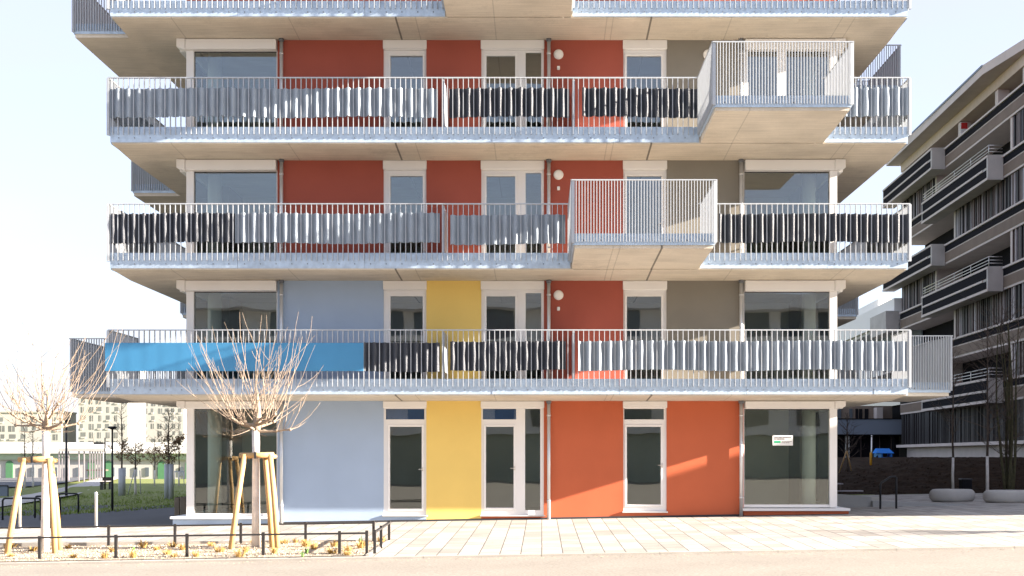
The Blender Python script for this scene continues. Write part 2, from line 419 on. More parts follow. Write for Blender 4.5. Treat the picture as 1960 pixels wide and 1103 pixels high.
BOX = {3: (FX(852), FX(1096)), 2: (3.624, 6.512), 1: (.66, 3.64)}
YBX = -3.97
def bars(mb, p0, p1, z0, z1, step, w=.02, d=.03, skip=0):
    """flat bars along a straight horizontal line from p0 to p1 (x,y)"""
    dx, dy = p1[0] - p0[0], p1[1] - p0[1]; L = math.hypot(dx, dy); ux, uy = dx / L, dy / L; nx, ny = -uy, ux
    n = max(1, int(round(L / step)))
    for i in range(n + 1):
        if i < skip or i > n - skip: continue
        c = (p0[0] + ux * L * i / n, p0[1] + uy * L * i / n)
        q = [(c[0] + a * ux * w / 2 + b * nx * d / 2, c[1] + a * uy * w / 2 + b * ny * d / 2) for a, b in ((-1, -1), (1, -1), (1, 1), (-1, 1))]
        mb.hexa([(x, y, z0) for x, y in q] + [(x, y, z1) for x, y in q])
def bar_along(mb, p0, p1, z0, z1, d):
    dx, dy = p1[0] - p0[0], p1[1] - p0[1]; L = math.hypot(dx, dy); nx, ny = -dy / L * d / 2, dx / L * d / 2
    q = [(p0[0] - nx, p0[1] - ny), (p1[0] - nx, p1[1] - ny), (p1[0] + nx, p1[1] + ny), (p0[0] + nx, p0[1] + ny)]
    if (q[1][0] - q[0][0]) * (q[2][1] - q[0][1]) - (q[1][1] - q[0][1]) * (q[2][0] - q[0][0]) < 0: q.reverse()
    mb.hexa([(x, y, z0) for x, y in q] + [(x, y, z1) for x, y in q])
def fascia_run(mb, p0, p1, z0, z1, th=.03, plate=2.93, bolts=None):
    dx, dy = p1[0] - p0[0], p1[1] - p0[1]; L = math.hypot(dx, dy); t = 0; i = 0
    ux, uy = dx / L, dy / L
    while t < L - .01:
        e = min(t + plate, L)
        if L - e < .5: e = L
        o = .003 * ((i * 7) % 3 - 1)
        a = (p0[0] + ux * (t + .003), p0[1] + uy * (t + .003)); b = (p0[0] + ux * (e - .003), p0[1] + uy * (e - .003))
        mb.cur = 0; bar_along(mb, (a[0] - uy * o, a[1] + ux * o), (b[0] - uy * o, b[1] + ux * o), z0, z1, th)
        t = e; i += 1
    if bolts:
        mb.cur = 1; n = int(L / .362)
        for j in range(n):
            c = (p0[0] + ux * (.2 + j * .362), p0[1] + uy * (.2 + j * .362))
            nx, ny = bolts
            mb.tube([(c[0], c[1], z0 + .1), (c[0] + nx * (th / 2 + .018), c[1] + ny * (th / 2 + .018), z0 + .1)], .013, 6)
        mb.cur = 0

def screen(parent, x0, x1, z0, z1, y, kind, seed, per=.2406, phase=0.0, name='privacy_screen', label=None):
    """fabric strip woven between the bars: one bar in front, the next behind"""
    rs = random.Random(seed); mb = MB()
    n = max(4, int((x1 - x0) / per * 12)); rows = 6; th = .004
    ph = [rs.uniform(-1, 1) for _ in range(40)]
    for side in (1, -1):
        vs = []
        for r in range(rows + 1):
            v = r / rows
            for i in range(n + 1):
                x = x0 + (x1 - x0) * i / n
                a = .040 * (1 + .16 * math.sin(x * 2.1 + ph[0] * 3))
                pk = (.5 + .5 * math.cos(2 * math.pi * (x - phase) / per)) ** 1.7
                yy = y + .037 - a * 2.25 * pk + .006 * math.sin(x * 11 + ph[1] * 5 + v * 6) + .004 * math.sin(x * 37 + v * 9)
                sag = .018 * math.sin(x * 1.7 + ph[2] * 4) + .006 * math.cos(4 * math.pi * (x - phase) / per)
                vs.append((x, yy - side * th, z0 + (z1 - z0) * v + sag * (1 - .5 * v)))
        W_ = n + 1
        fs = [(r * W_ + i, r * W_ + i + 1, (r + 1) * W_ + i + 1, (r + 1) * W_ + i) for r in range(rows) for i in range(n)]
        if side < 0: fs = [tuple(reversed(f)) for f in fs]
        mb.add(vs, fs, True)
    o = mb.build(name, M[kind], parent)
    o['label'] = label or {'grey_screen': 'pale grey fabric privacy screen woven through the railing bars', 'black_screen': 'charcoal fabric privacy screen woven through the railing bars'}[kind]
    return o
def side_screen(parent, x, y0, y1, z0, z1, kind):
    mb = MB(); n = int((y1 - y0) / .2406 * 12)
    for side in (1, -1):
        vs = []
        for r in range(3):
            for i in range(n + 1):
                y = y0 + (y1 - y0) * i / n
                vs.append((x - .034 * math.cos(2 * math.pi * y / .2406) + side * .004, y, z0 + (z1 - z0) * r / 2))
        fs = [(r * (n + 1) + i, r * (n + 1) + i + 1, (r + 1) * (n + 1) + i + 1, (r + 1) * (n + 1) + i) for r in range(2) for i in range(n)]
        if side < 0: fs = [tuple(reversed(f)) for f in fs]
        mb.add(vs, fs, True)
    return mb.build('privacy_screen', M[kind], parent)

def box_balcony(parent_root, rect, k, open_side):
    """projecting balcony with densely set bars; rect = x0,x1,y0,y1; open_side in 'y1','x0','x1'"""
    x0, x1, y0, y1 = rect; dz = 2.9 * k
    zb = 3.017 + .075 + dz; zt = 3.27 + dz
    mb = MB()
    e = .035
    if open_side == 'y1': mb.hexa([(x0 + e, y0 + e, zb), (x1 - e, y0 + e, zb), (x1 - e, y1, zb - .06), (x0 + e, y1, zb - .06), (x0 + e, y0 + e, zt), (x1 - e, y0 + e, zt), (x1 - e, y1, zt), (x0 + e, y1, zt)])
    else: mb.box(x0 + (e if open_side != 'x0' else 0), x1 - (e if open_side != 'x1' else 0), y0 + e, y1 - e, zb - .02, zt)
    slab = mb.build('box_balcony', M['soffit'], parent_root)
    corners = {'y1': [(x0, y1), (x0, y0), (x1, y0), (x1, y1)], 'x1': [(x1, y0), (x0, y0), (x0, y1), (x1, y1)], 'x0': [(x0, y0), (x1, y0), (x1, y1), (x0, y1)]}[open_side]
    cx, cy = (x0 + x1) / 2, (y0 + y1) / 2
    for i in range(3):
        fa, gr, hr = MB(), MB(), MB()
        a, b = corners[i], corners[i + 1]
        L = math.hypot(b[0] - a[0], b[1] - a[1])
        nx, ny = (b[1] - a[1]) / L, -(b[0] - a[0]) / L
        if nx * ((a[0] + b[0]) / 2 - cx) + ny * ((a[1] + b[1]) / 2 - cy) < 0: nx, ny = -nx, -ny
        ux, uy = (b[0] - a[0]) / L, (b[1] - a[1]) / L
        inn = .018
        s0 = inn if i > 0 else 0; s1 = inn if i < 2 else 0
        p0 = (a[0] + ux * s0, a[1] + uy * s0); p1 = (b[0] - ux * s1, b[1] - uy * s1)
        q0 = (p0[0] - nx * .018, p0[1] - ny * .018); q1 = (p1[0] - nx * .018, p1[1] - ny * .018)
        fascia_run(fa, q0, q1, zb + .065 - (0 if open_side != 'y1' else 0), Z_FT + dz, .03, bolts=(nx, ny))
        o = .026
        g0 = (a[0] + nx * o + ux * (.03 if i == 0 else 0), a[1] + ny * o + uy * (.03 if i == 0 else 0)); g1 = (b[0] + nx * o, b[1] + ny * o)
        bars(gr, g0, g1, Z_BB + dz, Z_RAIL + dz - .012, .0625, .015, .045, skip=(1 if i == 1 else 0))
        bar_along(hr, (a[0] + nx * o - ux * (.03 if i else 0), a[1] + ny * o - uy * (.03 if i else 0)), (b[0] + nx * o + ux * (.03 if i < 2 else 0), b[1] + ny * o + uy * (.03 if i < 2 else 0)), Z_RAIL + dz - .012, Z_RAIL + dz + .012 - .002 * i, .05)
        if i < 2:
            p = b; hr.box(p[0] - .03, p[0] + .03, p[1] - .03, p[1] + .03, Z_BB + dz - .02, Z_RAIL + dz - .014)
        fa.build('fascia', [M['galv'], M['bolt']], slab); gr.build('bar_grille', M['bar'], slab); hr.build('handrail', M['bar'], slab)
    return slab

# left/right side box balconies: (k, side, y0, x_out)
SIDE = [(0, 'L', .71, -11.6), (3, 'L', .15, -11.35), (2, 'L', 4.8, -11.4), (1, 'L', 9.3, -11.3), (0, 'R', .03, 9.87), (3, 'R', 5.3, 10.1), (1, 'R', 9.75, 10.0)]
for k in range(5):
    dz = 2.9 * k
    mb = MB()
    zf, zw, zt = zs_front(k), zs_wall(k), zfl(k)
    yf = YF + .03
    mb.hexa([(SLX0 + .03, yf, zf), (SLX1 - .03, yf, zf), (SLX1 - .03, 0, zw), (SLX0 + .03, 0, zw), (SLX0 + .03, yf, zt), (SLX1 - .03, yf, zt), (SLX1 - .03, 0, zt), (SLX0 + .03, 0, zt)])
    mb.hexa([(SLX0 + .03, 0, zw), (SLX1 - .03, 0, zw), (SLX1 - .03, YB, zw), (SLX0 + .03, YB, zw), (SLX0 + .03, 0, zt), (SLX1 - .03, 0, zt), (SLX1 - .03, YB, zt), (SLX0 + .03, YB, zt)])
    slab = mb.build('balcony', M['soffit'], bld)
    segs = [(SLX0, SLX1)]
    if k in BOX: segs = [(SLX0, BOX[k][0]), (BOX[k][1], SLX1)]
    def runs():
        fa.build('fascia', [M['galv'], M['bolt']], slab); gr.build('bar_grille', M['bar'], slab); hr.build('handrail', M['bar'], slab)
    for x0, x1 in segs:
        fa, gr, hr = MB(), MB(), MB()
        fascia_run(fa, (x0, YF + .015), (x1, YF + .015), Z_FB + dz, Z_FT + dz, .03, bolts=(0, -1))
        bx0 = math.ceil(x0 / .1203) * .1203; bx1 = math.floor(x1 / .1203) * .1203
        bars(gr, (bx0, YF - .031), (bx1, YF - .031), Z_BB + dz, Z_RAIL + dz - .012, .1203, .015, .058)
        hr.box(x0 - .04, x1 + .04, YF - .062, YF, Z_RAIL + dz - .012, Z_RAIL + dz + .012)
        for xx in (SLX0 - .035, SLX1 + .035):
            if x0 - .1 < xx < x1 + .1: hr.box(xx - .028, xx + .028, YF - .066, YF + .0, Z_BB + dz - .02, Z_RAIL + dz - .013)
        runs()
    for side, xe in (('L', SLX0), ('R', SLX1)):
        sg = -1 if side == 'L' else 1
        ys = [(YF + .03, YB)]
        for kk, sd, y0, xo in SIDE:
            if kk == k and sd == side: ys = [(YF + .03, y0), (y0 + 3.4, YB)]
        for y0, y1 in ys:
            if y1 - y0 < .2: continue
            fa, gr, hr = MB(), MB(), MB()
            fascia_run(fa, (xe - sg * .015, y0), (xe - sg * .015, y1), Z_FB + dz - .03, Z_FT + dz, .03)
            bars(gr, (xe + sg * .035, y0 + .1), (xe + sg * .035, y1), Z_BB + dz, Z_RAIL + dz - .012, .1203, .018, .05)
            hr.box(xe + sg * .035 - .025, xe + sg * .035 + .025, y0 - .03, y1, Z_RAIL + dz - .012, Z_RAIL + dz + .010)
            runs()
    if k < 4:
        # dividers between flats
        for px, th in ((848, .012), (1098, .012)):
            if k == 1 and px == 1098: continue
            if k == 3: continue
            dv = MB(); xx = FX(px)
            dv.prism([(YF + .03, Z_FT + dz - .1), (-.02, Z_FT + dz - .1), (-.02, Z_RAIL + dz + .0), (YF + .03, Z_RAIL + dz - .02)], xx - th, xx + th, 'x')
            dv.box(xx - .028, xx + .028, YF + .032, YF + .075, Z_FT + dz - .1, Z_RAIL + dz - .02)
            dv.build('divider', M['divider'], slab)
    # privacy screens
    def scr(px0, px1, py0, py1, kind, seed):
        b = round(FX(px0) / .1203)
        screen(slab, FX(px0), FX(px1), FZ(py1), FZ(py0), YF - .031, kind, seed, phase=.1203 * (b % 2))
    if k == 2:
        scr(211, 838, 170, 225, 'grey_screen', 1); scr(860, 1090, 170, 225, 'black_screen', 2); scr(1114, 1335, 170, 225, 'black_screen', 3); scr(1600, 1737, 169, 223, 'grey_screen', 4)
        side_screen(slab, SLX0 - .035, -1.3, 2.2, FZ(225), FZ(170), 'grey_screen'); side_screen(slab, SLX1 + .035, -1.3, 2.6, FZ(225), FZ(170), 'grey_screen')
    if k == 1:
        scr(213, 450, 409, 465, 'black_screen', 5); scr(451, 842, 409, 466, 'grey_screen', 6); scr(862, 1082, 412, 468, 'grey_screen', 7); scr(1375, 1737, 410, 464, 'black_screen', 8)
        side_screen(slab, SLX0 - .035, -1.3, 2.2, FZ(465), FZ(409), 'black_screen'); side_screen(slab, SLX1 + .035, -1.3, 2.6, FZ(465), FZ(409), 'black_screen')
    if k == 0:
        scr(698, 842, 656, 711, 'black_screen', 9); scr(862, 1083, 654, 709, 'black_screen', 10); scr(1107, 1736, 653, 709, 'grey_screen', 11)
        bp = MB(); a, b2 = FX(203), FX(697)
        xs_ = [a, a + 2.0, a + 4.0, b2]
        for i in range(3): bp.bbox(xs_[i] + .002, xs_[i + 1] - .002, YF - .085, YF - .063, FZ(711), FZ(657), .004)
        po = bp.build('privacy_panel', M['blue_panel'], slab, fix=True); po['label'] = 'bright blue smooth sheet panel on the railing'
for k, (a, b) in BOX.items(): box_balcony(bld, (a, b, YBX, YF), k, 'y1')
for k, sd, y0, xo in SIDE:
    if sd == 'L': box_balcony(bld, (xo, SLX0, y0, y0 + 3.4), k, 'x1')
    else: box_balcony(bld, (SLX1, xo, y0, y0 + 3.4), k, 'x0')

# ---- walls, windows
def row_z(r): return (zfl(r - 1) if r else -.4), zs_wall(r)
def wall(px0, px1, r, m, label=None, z0=None, z1=None):
    a, b = row_z(r)
    mb = MB(); mb.box(W(px0), W(px1), 0, .3, a if z0 is None else z0, (b if z1 is None else z1) - (0 if z1 else 0.0))
    o = mb.build('wall_panel', M[m], bld)
    if label: o['label'] = label
    return o
WN = {'red': 'brick red rendered wall panel', 'blue': 'pale blue rendered wall panel', 'yellow': 'yellow rendered wall panel', 'red_lit': 'brick red rendered wall panel in a bounce-lit tone', 'olive': 'grey rendered wall panel'}
def frame(kindname, px0, px1, ztop, zbot, panes, sash, sill=True, boxh=.22, shutter=True, glass='glass'):
    """panes: [(px0,px1,ztop,zbot)] in wall px / world z; frame fills the opening around the panes"""
    x0, x1 = W(px0), W(px1)
    zb = ztop - (boxh if shutter else 0)
    mb = MB(); y0, y1 = .035, .115
    xs_ = sorted(set([x0, x1] + [W(p[0]) for p in panes] + [W(p[1]) for p in panes]))
    zs_ = sorted(set([zbot, zb] + [p[2] for p in panes] + [p[3] for p in panes]))
    for j in range(len(zs_) - 1):
        run = None
        for i in range(len(xs_)):
            if i < len(xs_) - 1:
                mx, mz = (xs_[i] + xs_[i + 1]) / 2, (zs_[j] + zs_[j + 1]) / 2
                solid = not any(W(p[0]) < mx < W(p[1]) and p[3] < mz < p[2] for p in panes)
            else: solid = False
            if solid and run is None: run = xs_[i]
            if not solid and run is not None: mb.box(run, xs_[i], y0, y1, zs_[j], zs_[j + 1]); run = None
    # raised sash round opening lights
    for p in sash:
        a, b, zt, zc = W(p[0]), W(p[1]), p[2], p[3]; w = .052
        for bx in ((a - w, a, zc - w, zt + w), (b, b + w, zc - w, zt + w), (a, b, zt, zt + w), (a, b, zc - w, zc)):
            mb.bbox(bx[0], bx[1], y0 - .022, y0 + .001, bx[2], bx[3], .006)
    o = mb.build(kindname, M['white'], bld)
    for p in panes:
        g = MB(); g.box(W(p[0]) - .01, W(p[1]) + .01, .07, .082, p[3] - .01, p[2] + .01); g.build('pane', M[glass], o)
    for p in sash:
        h = MB(); hx = W(p[1]) + .026; hz = p[3] + .95
        h.bbox(hx - .014, hx + .014, y0 - .032, y0 - .02, hz - .05, hz + .05, .004); h.tube([(hx, y0 - .03, hz), (hx, y0 - .075, hz), (hx - .1, y0 - .075, hz)], .009, 8); h.build('handle', M['steel'], o)
    if shutter:
        s = MB(); s.bbox(x0 - .01, x1 + .01, -.045, .12, zb, ztop - .004, .012); s.box(x0 + .04, x1 - .04, -.02, .03, zb - .02, zb - .001)
        s.build('shutter_box', M['white'], o, fix=True)
    if sill:
        s = MB(); s.bbox(x0 - .03, x1 + .03, -.05, .12, zbot - .035, zbot - .001, .008); s.build('sill', M['sill'], o, fix=True)
    return o
for r in range(4):
    zb, zt = row_z(r)
    py_t = 767.7 - 230.3 * r
    gt = PZ(py_t + 25) if r else None
    fl = zb
    # colours
    if r == 0: C = ['blue', 'yellow', 'red_lit', 'red_lit']
    elif r == 1: C = ['blue', 'yellow', 'red', 'olive']
    else: C = ['red', 'red', 'red', 'olive']
    wall(531, 734, r, C[0], WN[C[0]]); wall(816, 921, r, C[1], WN[C[1]]); wall(1041, 1193, r, C[2], WN[C[2]]); wall(1276, 1423, r, C[3], WN[C[3]])
    if r == 0:
        for a_, b_ in ((738, 812), (924, 988)):
            bl = MB(); bl.box(W(a_) - .01, W(b_) + .01, .10, .108, PZ(803) - .01, PZ(782) + .01); bl.build('transom_backing', M['bluebacking'], bld)  # blue sheet set behind the transom panes
        t0, t1 = PZ(782), PZ(803)
        frame('window', 734, 816, zt, PZ(986), [(738, 812, t0, t1), (746, 807, PZ(817), PZ(974))], [(746, 807, PZ(817), PZ(974))], boxh=.17, glass='shopglass')
        frame('entrance_door', 921, 1041, zt, PZ(986), [(924, 988, t0, t1), (930, 983, PZ(817), PZ(972)), (1005, 1034, t0, PZ(977))], [(930, 983, PZ(817), PZ(972))], boxh=.17, glass='shopglass')
        frame('window', 1193, 1276, zt, PZ(979), [(1195, 1271, t0, t1), (1200, 1265, PZ(817), PZ(966))], [(1200, 1265, PZ(817), PZ(966))], boxh=.17, glass='shopglass')
        wall(734, 816, 0, 'blue', WN['blue'], z1=PZ(986) - .036); wall(921, 1041, 0, 'red_lit', WN['red_lit'], z1=PZ(986) - .036); wall(1193, 1276, 0, 'red_lit', WN['red_lit'], z1=PZ(979) - .036)
    else:
        gb_ = fl + .12
        frame('window', 734, 816, zt, fl + .01, [(747, 809, gt - .06, gb_)], [(747, 809, gt - .06, gb_)], sill=False)
        frame('balcony_door', 921, 1041, zt, fl + .01, [(931, 986, gt - .06, gb_), (1006, 1036, gt + .02, gb_)], [(931, 986, gt - .06, gb_)], sill=False)
        frame('window', 1193, 1276, zt, fl + .01, [(1200, 1266, gt - .06, gb_)], [(1200, 1266, gt - .06, gb_)], sill=False)
    # corner glazing left / right
    top = PZ(py_t + 21) if r else PZ(783)
    bot = PZ(983) if r == 0 else fl + .03
    botr = PZ(966) if r == 0 else fl + .03
    for side in ('L', 'R'):
        sg = 1 if side == 'L' else -1
        mb = MB()
        bo = bot if side == 'L' else botr
        if side == 'L': xa, xb, xo, xi = W(371), W(529), W(357), W(371)
        else: xa, xb, xo, xi = W(1425), W(1588), W(1602), W(1588)
        lo = bo - .07 if r == 0 else fl
        mb.box(min(xo, xi), max(xo, xi), -.02, .16, lo, zt)           # corner post
        mb.box(xa, xb, .03, .11, lo, bo); mb.box(xa, xb, .03, .11, top, zt)
        jx = xb if side == 'L' else xa
        if side == 'L': mb.box(W(529), W(531), .03, .12, lo, zt)
        else: mb.box(W(1423), W(1425), .03, .12, lo, zt)
        # side return frame
        xs0, xs1 = (xo, xo + .08) if side == 'L' else (xo - .08, xo)
        mb.box(xs0, xs1, .16, 3.0, lo, bo); mb.box(xs0, xs1, .16, 3.0, top, zt); mb.box(xs0, xs1, 2.93, 3.0, bo, top)
        split = r == 3 and side == 'R'
        if split:
            mb.box(W(1488), W(1506), .028, .112, bo, top)
            mb.bbox(W(1425), W(1432), .012, .03, bo, top, .004)
        o = mb.build('corner_window', M['white'], bld)
        if split:
            for a, b in ((1432, 1488), (1506, 1588)): g = MB(); g.box(W(a) - .005, W(b) + .005, .065, .077, bo - .005, top + .005); g.build('pane', M['glass'], o)
        else:
            g = MB(); g.box(xa - .005, xb + .005, .065, .077, bo - .005, top + .005); g.build('pane', M['glass' if r else 'shopglass'], o)
        g = MB(); g.box(xs0 + .03, xs0 + .042, .165, 2.94, bo - .005, top + .005); g.build('pane', M['glass' if r else 'shopglass'], o)
        gk = MB()
        gk.box(xa, xb, .058, .064, top - .018, top); gk.box(xa, xa + .012, .058, .064, bo, top - .018); gk.build('gasket', M['dark'], o)
        # shutter box and corner bracket
        s = MB()
        if side == 'L':
            s.bbox(W(357), W(530), -.14, .025, top + .005, zt - .006, .014)
            s.prism([(W(341), zt - .006), (W(341), top + .06), (W(346), top + .03), (W(357) - .003, top - .01), (W(357) - .003, zt - .006)], -.15, .14)
            s.box(W(341), W(357), .14, 3.0, top + .02, zt - .006)
        else:
            s.bbox(W(1425), W(1596), -.14, .025, top + .005, zt - .006, .014)
            s.prism([(W(1596) + .003, zt - .006), (W(1596) + .003, top + .0), (W(1611), top + .03), (W(1616), top + .06), (W(1616), zt - .006)], -.15, .14)
            s.box(W(1602), W(1616), .14, 3.0, top + .02, zt - .006)
        s.build('shutter_box', M['white'], o, fix=True)
        if r == 0:
            s = MB()
            if side == 'L':
                s.bbox(W(327), W(531), -.1, 3.2, PZ(993.5), PZ(990) + .012, .01); s.build('sill', M['white'], o, fix=True)
                p = MB(); p.box(W(331), W(530.8), -.02, 3.1, -.4, PZ(993.7)); po = p.build('wall_panel', M['blue'], bld); po['label'] = 'pale blue plinth under the corner window'
            else:
                s.bbox(W(1419), W(1626), -.1, 3.2, PZ(978.2), PZ(974) + .012, .01); s.build('sill', M['white'], o, fix=True)
                p = MB(); p.box(W(1423.2), W(1624), -.02, 3.1, -.4, PZ(978.4)); po = p.build('wall_panel', M['red_lit'], bld); po['label'] = 'red plinth in a bounce-lit tone under the corner window'
        # interior column
        cxp = PX(411, 1.1) if side == 'L' else PX(1548, 1.1)
        c = MB(); c.tube([(cxp, 1.1, zb + (.35 if r == 0 else .002)), (cxp, 1.1, zt + .0)], .17, 28); c.build('column', M['column'], bld)
    # downpipes
    for px in (540, 1050.5, 1417.5):
        p = MB(); x = W(px); z0 = (gz(x, 0) if r == 0 else zb + .01)
        p.tube([(x, -.085, z0), (x, -.085, zt - .03)], .042, 14)
        p.cur = 1; p.tube([(x, -.085, zt - .06), (x, -.085, zt + .02)], .062, 14); p.cur = 0
        for zc in (z0 + .45, zt - .35):
            p.tube([(x, -.085, zc - .02), (x, -.085, zc + .02)], .05, 14); p.box(x - .014, x + .014, -.05, 0, zc - .015, zc + .015)
        p.build('downpipe', [M['pipe'], M['bolt']], bld)
    # wall lamps + outlet
    if r:
        for px in (1069,) + ((1355,) if r == 3 else ()):
            l = MB(); x = W(px); z = PZ(py_t + 28)
            rings = [(.118, 0), (.12, -.03), (.105, -.06), (.07, -.078), (.02, -.084)]
            vs = []; n = 28
            for rr_, yy in rings:
                for kq in range(n): vs.append((x + rr_ * math.cos(2 * math.pi * kq / n), yy, z + rr_ * math.sin(2 * math.pi * kq / n)))
            l.add(vs, [(i * n + a, i * n + (a + 1) % n, (i + 1) * n + (a + 1) % n, (i + 1) * n + a) for i in range(4) for a in range(n)] + [tuple(range(4 * n, 5 * n))], True)
            l.build('wall_lamp', M['lampw'], bld, fix=True)
        l = MB(); x = W(1069); z = PZ(py_t + 54)
        l.bbox(x - .035, x + .035, -.05, 0, z - .045, z + .045, .012); l.tube([(x, -.05, z - .01), (x, -.075, z - .01)], .022, 12)
        l.build('wall_socket', M['lampw'], bld, fix=True)
    # interior partitions
    it = MB(); zi0 = zb + (.6 if r == 0 else .0)
    it.box(XL + .3, XR - .3, 4.5, 4.7, zi0, zt)
    for px in (640, 870, 1120, 1350): it.box(W(px) - .08, W(px) + .08, .3, 4.5, zi0, zt)
    it.build('interior_wall', M['interior'], bld)
    if r == 0:
        f = MB(); f.box(XL + .1, XR - .1, .3, 12, .05, PZ(984)); f.build('interior_floor', M['cementgrey'], bld)
    # side walls, back wall
    sw = MB()
    for xa, xb in ((XL, XL + .3), (XR - .3, XR)): sw.box(xa, xb, 3.0, YB - 1.4, zb, zt)
    sw.box(XL + .3, XR - .3, YB - 1.7, YB - 1.4, zb, zt)
    sw.build('side_wall', M['olive'], bld)
# storeys above the picture
for r in (4, 5):
    a = zfl(r - 1) if r == 4 else zfl(4); b = zs_wall(4) if r == 4 else zfl(4) + 2.7
    u = MB(); u.box(XL, XR, 0, YB - 1.4, a, b); u.build('upper_storey', M['red'], bld)
# dark sealing strip along the foot of the wall
bs = MB()
for px0, px1 in ((531, 1423),):
    n = 12
    for i in range(n):
        xa, xb = W(px0) + (W(px1) - W(px0)) * i / n, W(px0) + (W(px1) - W(px0)) * (i + 1) / n
        za, zb_ = gz(xa, 0), gz(xb, 0)
        bs.hexa([(xa, -.012, za - .1), (xb, -.012, zb_ - .1), (xb, 0, zb_ - .1), (xa, 0, za - .1), (xa, -.012, za + .045), (xb, -.012, zb_ + .045), (xb, 0, zb_ + .045), (xa, 0, za + .045)])
for xa, xb in ((W(331), W(530)), (W(1423.5), W(1623))):
    za, zb_ = gz(xa, 0), gz(xb, 0)
    bs.hexa([(xa, -.035, za - .1), (xb, -.035, zb_ - .1), (xb, -.02, zb_ - .1), (xa, -.02, za - .1), (xa, -.035, za + .014), (xb, -.035, zb_ + .014), (xb, -.02, zb_ + .014), (xa, -.02, za + .014)])
bs.build('base_strip', M['base'], bld)
# notice on the right corner window
sg = empty('notice_sign', (W(1499), .05, PZ(851)), 'white notice with a green logo stuck on the right ground floor corner window', 'sign')
b_ = MB(); b_.box(W(1479.5), W(1518.5), .054, .062, PZ(853), PZ(833.5)); b_.build('board', M['signw'], sg)
l_ = MB(); l_.bbox(W(1482.5), W(1495), .051, .0535, PZ(848), PZ(844), .001); l_.build('emblem', M['signg'], sg, fix=True)
for k_, (w_, py_) in enumerate(((18.5, 845.5), (15, 847.6))):
    q = MB(); xx = W(1497)
    rs = random.Random(k_)
    while xx < W(1497 + w_):
        wl = rs.uniform(.02, .05); q.box(xx, xx + wl, .0515, .0535, PZ(py_ + .5), PZ(py_ - .5)); xx += wl + .014
    q.build('small_print', M['ink'], sg)
for body, px, py in (("LOKAL BÜRO ORDINATION", 1482.5, 838.8), ("ZU VERMIETEN", 1482.5, 842.2)):
    cu = bpy.data.curves.new('lettering', 'FONT'); cu.body = body; cu.size = .052; cu.extrude = .0008; cu.materials.append(M['ink'])
    tmp = bpy.data.objects.new('lettering_curve', cu); col.objects.link(tmp)
    me = bpy.data.meshes.new_from_object(tmp.evaluated_get(bpy.context.evaluated_depsgraph_get())); bpy.data.objects.remove(tmp)
    o = bpy.data.objects.new('lettering', me); col.objects.link(o); o.parent = sg
    o.rotation_euler = (math.radians(90), 0, 0); o.location = Vector((W(px), .0525, PZ(py))) - sg.location
    o.scale = (.62 if len(body) > 15 else .72, 1, 1)

# ------------------------------------------------------------------ PLANTING BED
BX0, BX1, BY0, BY1 = -19, -3.02, -8.95, -5.82
sheet('planting_bed', BX0, BX1, BY0, BY1, .012, M['bed'], 10, 4)
eb = MB()
for (xa, ya, xb, yb) in ((BX0, BY1, BX1 + .05, BY1 + .06), (BX1, BY0, BX1 + .06, BY1)):
    eb.hexa([(xa, ya, gz(xa, ya) - .05), (xb, ya, gz(xb, ya) - .05), (xb, yb, gz(xb, yb) - .05), (xa, yb, gz(xa, yb) - .05), (xa, ya, gz(xa, ya) + .03), (xb, ya, gz(xb, ya) + .03), (xb, yb, gz(xb, yb) + .03), (xa, yb, gz(xa, yb) + .03)])
tag(eb.build('bed_edging', M['kerb']), kind='structure')
ch = MB(); rr = random.Random(11)
for i in range(5200):
    x = rr.uniform(-12, BX1 - .03); y = rr.uniform(BY0 + .04, BY1 - .04); z = gz(x, y) + .012; s = rr.uniform(.008, .026)
    a = rr.uniform(0, 6.28); q = [(x + s * math.cos(a + t) * rr.uniform(.6, 1.3), y + s * math.sin(a + t) * rr.uniform(.6, 1.3), z - .002) for t in (0, 2.1, 4.2)]
    ch.add(q + [(x, y, z + s * rr.uniform(.5, 1.1))], [(0, 1, 3), (1, 2, 3), (2, 0, 3)])
tag(ch.build('bark_mulch', M['chip']), 'pale gravel and mulch chips covering the planting bed', 'gravel', kind='stuff')
gt = MB(); rr = random.Random(23)
for i in range(1500):
    x = rr.uniform(-13, 13); y = -9.27 - abs(rr.gauss(0, .22)) if rr.random() < .75 else rr.uniform(-9, -1)
    z = roadz(x, y) if y < -9.22 else gz(x, y); s_ = rr.uniform(.004, .014)
    if x < -3 and -9 < y < -5.7: continue
    q = [(x + s_ * math.cos(t + i) * rr.uniform(.6, 1.4), y + s_ * math.sin(t + i), z) for t in (0, 2.1, 4.2)]
    gt.add(q + [(x, y, z + s_ * .7)], [(0, 1, 3), (1, 2, 3), (2, 0, 3)])
tag(gt.build('grit', M['chip']), 'loose grit lying along the kerb and pavement', 'gravel', kind='stuff')
def tuft_mesh(seed, n=70, h=.15, spread=.12, wide=.004):
    rs = random.Random(seed); mb = MB()
    for i in range(n):
        a = rs.uniform(0, 6.28); d = rs.random() ** .6 * spread * .5; ln = h * rs.uniform(.5, 1.15); out = rs.uniform(.2, 1.0) * spread
        b = Vector((math.cos(a) * d, math.sin(a) * d, 0)); t = Vector((math.cos(a) * (d + out), math.sin(a) * (d + out), ln * rs.uniform(.35, 1)))
        mid = (b + t) / 2 + Vector((0, 0, ln * .35)); sd = Vector((-math.sin(a), math.cos(a), 0)) * wide
        mb.add([b - sd, b + sd, mid + sd, mid - sd, t], [(0, 1, 2, 3), (3, 2, 4)])
    return mb
tproto = [tuft_mesh(50 + i, h=R.uniform(.11, .17), spread=R.uniform(.1, .17)).build('grass_tuft', M['drygrass']) for i in range(5)]
